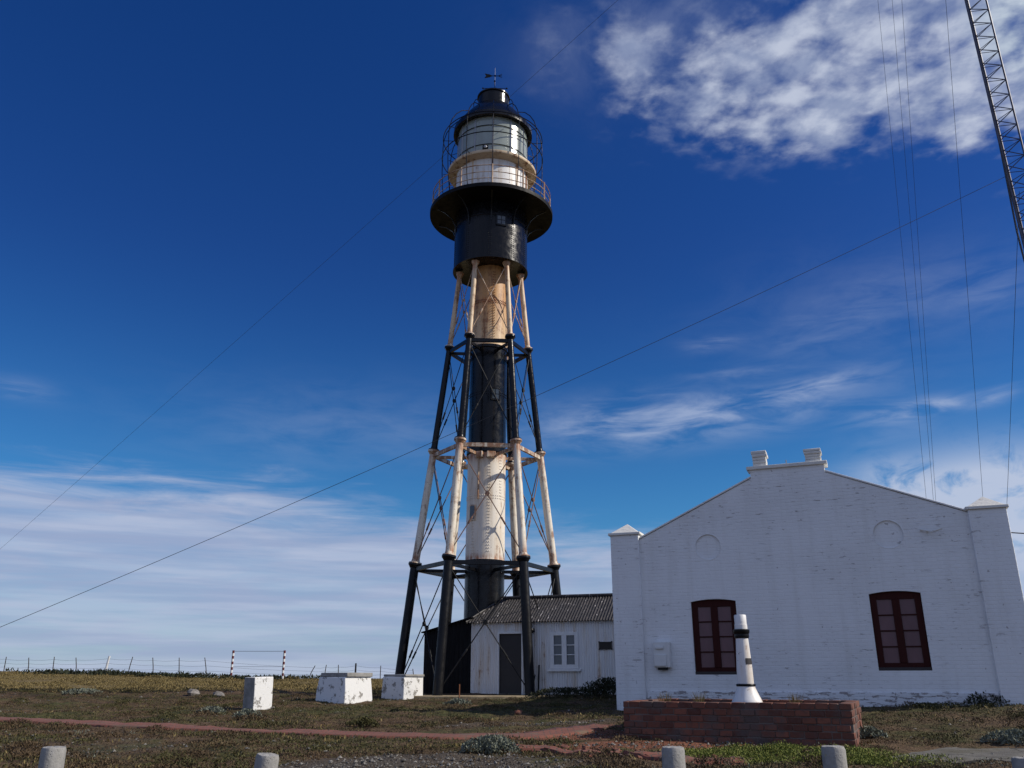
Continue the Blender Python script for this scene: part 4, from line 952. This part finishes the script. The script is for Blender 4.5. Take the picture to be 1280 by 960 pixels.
# ------------------------------------------------------------------ sky and sun
SUN_EL, SUN_AZ = R(36), R(99)                                # azimuth from +y towards +x
wd = bpy.data.worlds.new('World'); scene.world = wd; wd.use_nodes = True
nt = NT(wd.node_tree); bg = wd.node_tree.nodes['Background']
sky = nt.n('ShaderNodeTexSky', sky_type='NISHITA'); sky.sun_disc = False; sky.sun_elevation = SUN_EL; sky.sun_rotation = SUN_AZ
sky.altitude = 100; sky.air_density = 1.0; sky.dust_density = .3; sky.ozone_density = 4.0
d = nt.n('ShaderNodeTexCoord').outputs['Generated']; dx, dy, dz = nt.sep(nt.vm('NORMALIZE', d))
az = nt.m('MULTIPLY', nt.m('ARCTAN2', dx, dy), 180/math.pi); el = nt.m('MULTIPLY', nt.m('ARCSINE', dz), 180/math.pi)
hs = nt.n('ShaderNodeHueSaturation'); hs.inputs['Saturation'].default_value = 1.29; nt.set(hs.inputs['Color'], sky.outputs[0])
base = nt.mix(1.0, hs.outputs[0], nt.mix(nt.sm(8, 29, el), (.70, 1.10, 1.30), (.62, .66, 1.06)), 'MULTIPLY')
den = nt.m('ADD', nt.m('MAXIMUM', dz, 0.0), .06)
uv = nt.comb(nt.m('DIVIDE', dx, den), nt.m('DIVIDE', dy, den), 0.0)
ae = nt.comb(az, el, 0.0)
def blob(a, e, ra, re, rot=0.0, soft=1.0):
    x = nt.m('SUBTRACT', az, a); y = nt.m('SUBTRACT', el, e); c, s = math.cos(R(rot)), math.sin(R(rot))
    xr = nt.m('DIVIDE', nt.m('ADD', nt.m('MULTIPLY', x, c), nt.m('MULTIPLY', y, s)), ra); yr = nt.m('DIVIDE', nt.m('SUBTRACT', nt.m('MULTIPLY', y, c), nt.m('MULTIPLY', x, s)), re)
    return nt.m('POWER', 2.718, nt.m('MULTIPLY', nt.m('ADD', nt.m('MULTIPLY', xr, xr), nt.m('MULTIPLY', yr, yr)), -1.0))
def azel(px, py):
    r_ = ray(px, py); r_ = r_/np.linalg.norm(r_); return math.degrees(math.atan2(r_[0], r_[1])), math.degrees(math.asin(r_[2]))
def bl(px, py, rx, ry, rot=0):
    a, e = azel(px, py); a2, _ = azel(px+rx, py); _, e2 = azel(px, py-ry); return blob(a, e, abs(a2-a), abs(e2-e), rot)
def addm(l):
    o_ = l[0]
    for q_ in l[1:]: o_ = nt.m('ADD', o_, q_)
    return o_
n1 = nt.noise(nt.mapv(uv, (1, 1, 1)), 13.5, 8, .52, .12); n2 = nt.noise(uv, 2.6, 5, .55, .3)
# alto-cumulus at upper right
ma = addm([nt.m('MULTIPLY', bl(850, 75, 230, 110), .30), nt.m('MULTIPLY', bl(975, 88, 170, 90), .85), bl(1120, 60, 220, 110), nt.m('MULTIPLY', bl(1270, 40, 120, 110), 1.0), nt.m('MULTIPLY', bl(1215, 150, 70, 32, 25), .75), nt.m('MULTIPLY', bl(745, 45, 95, 55), .36), nt.m('MULTIPLY', bl(860, 115, 110, 70), .3), nt.m('MULTIPLY', bl(1020, 160, 110, 50), .3), nt.m('MULTIPLY', bl(1400, 100, 200, 300), .9)])
fa = nt.m('ADD', nt.m('MULTIPLY', nt.m('MINIMUM', ma, 1.1), .38), nt.m('ADD', nt.m('MULTIPLY', n1, 1.25), nt.m('MULTIPLY', n2, .55)))
aa = nt.m('MULTIPLY', nt.sm(1.0, 1.52, fa), nt.sm(.02, .95, ma))
# wisps: noise drawn out along the azimuth
w1 = nt.noise(nt.mapv(ae, (.10, .75, 1)), 1.0, 8, .62, .5); w2 = nt.noise(nt.mapv(ae, (.20, .85, 1)), 1.0, 8, .58, .5)
mw = addm([bl(860, 525, 190, 26, 4), nt.m('MULTIPLY', bl(985, 492, 95, 12, 9), .9), nt.m('MULTIPLY', bl(780, 520, 90, 24), .5), nt.m('MULTIPLY', bl(1140, 513, 66, 10, 3), 1.5), nt.m('MULTIPLY', bl(1245, 495, 30, 9, 14), .6), nt.m('MULTIPLY', bl(888, 430, 30, 10), .45), nt.m('MULTIPLY', bl(1060, 395, 120, 34, 14), .28), nt.m('MULTIPLY', bl(930, 466, 60, 6), .4), nt.m('MULTIPLY', bl(1240, 360, 90, 35, 10), .25), nt.m('MULTIPLY', bl(20, 487, 45, 14), .42), nt.m('MULTIPLY', bl(420, 540, 170, 40, 8), .16), nt.m('MULTIPLY', bl(1110, 545, 60, 12, 8), .3), nt.m('MULTIPLY', bl(1085, 580, 50, 12, 8), .3)])
aw = nt.m('MULTIPLY', nt.m('MINIMUM', mw, 1.0), nt.sm(.30, .72, w2)); aw = nt.m('MULTIPLY', aw, .95)
# low stratus deck
edge = nt.m('SUBTRACT', nt.m('ADD', 13.0, nt.m('MULTIPLY', nt.m('SUBTRACT', w1, .5), 6.5)), nt.m('MULTIPLY', nt.sm(-20, 6, az), 2.9))
deck = nt.sm(0.0, 3.6, nt.m('SUBTRACT', edge, el)); deck = nt.m('MULTIPLY', deck, nt.m('ADD', .76, nt.m('MULTIPLY', nt.sm(.32, .66, w1), .24)))
mr = addm([bl(1215, 615, 140, 50), nt.m('MULTIPLY', bl(1300, 660, 160, 70), 1.0), nt.m('MULTIPLY', bl(1110, 600, 40, 20), .4)])
low = nt.m('MULTIPLY', nt.m('MINIMUM', mr, 1.0), nt.sm(.24, .50, nt.noise(nt.mapv(ae, (.35, .55, 1)), 1.0, 9, .6, .5)))
shade = nt.noise(nt.mapv(ae, (.06, .9, 1)), 1.0, 6, .55)
deckc = nt.mix(nt.sm(.38, .64, shade), (4.5, 5.4, 7.9), (6.0, 6.8, 9.0))
c = nt.mix(nt.m('MULTIPLY', deck, .93), base, deckc)
c = nt.mix(nt.m('MULTIPLY', low, .92), c, (6.6, 7.5, 9.6))
c = nt.mix(nt.m('MULTIPLY', aw, .66), c, (6.0, 7.0, 9.4))
veil = nt.m('MULTIPLY', addm([nt.m('MULTIPLY', bl(800, 45, 120, 75), .5), nt.m('MULTIPLY', bl(1090, 380, 220, 70), .16), nt.m('MULTIPLY', bl(440, 530, 220, 50), .16)]), nt.sm(.30, .70, nt.noise(uv, 4.2, 8, .62, .6)))
c = nt.mix(nt.m('MULTIPLY', veil, .6), c, (5.4, 6.3, 8.8))
n3 = nt.noise(uv, 12, 7, .55, .1)
acol = nt.mix(nt.sm(.38, .64, n3), (4.0, 4.8, 7.0), (7.4, 8.1, 9.8))
acol = nt.mix(nt.sm(.4, 1.6, nt.m('ADD', bl(1275, 20, 110, 90), nt.m('MULTIPLY', bl(1420, 60, 170, 260), 1.2))), acol, (9.0, 10.2, 11.0))
c = nt.mix(nt.m('MULTIPLY', aa, .90), c, acol)
# broken bright cloud added out of view behind the camera to lift shaded faces
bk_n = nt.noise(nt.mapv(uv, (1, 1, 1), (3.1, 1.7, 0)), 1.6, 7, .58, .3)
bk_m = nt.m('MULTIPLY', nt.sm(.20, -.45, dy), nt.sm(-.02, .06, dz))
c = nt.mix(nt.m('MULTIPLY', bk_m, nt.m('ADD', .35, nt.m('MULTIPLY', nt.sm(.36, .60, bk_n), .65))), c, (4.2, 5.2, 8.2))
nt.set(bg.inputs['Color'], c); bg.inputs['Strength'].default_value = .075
sd = bpy.data.lights.new('sun', 'SUN'); sd.energy = 4.4; sd.angle = R(.53); sd.color = (1.0, .93, .82)
so = bpy.data.objects.new('sun', sd); COL.objects.link(so)
sv = Vector((math.cos(SUN_EL)*math.sin(SUN_AZ), math.cos(SUN_EL)*math.cos(SUN_AZ), math.sin(SUN_EL)))
so.rotation_euler = sv.to_track_quat('Z', 'Y').to_euler(); so.location = sv*60
vs_ = scene.view_settings; vs_.view_transform = 'Standard'; vs_.look = 'None'; vs_.exposure = 0.0; vs_.gamma = 1.0; vs_.use_curve_mapping = False
scene.render.engine = 'CYCLES'; scene.render.resolution_x = 1024; scene.render.resolution_y = 768
scene.cycles.max_bounces = 6
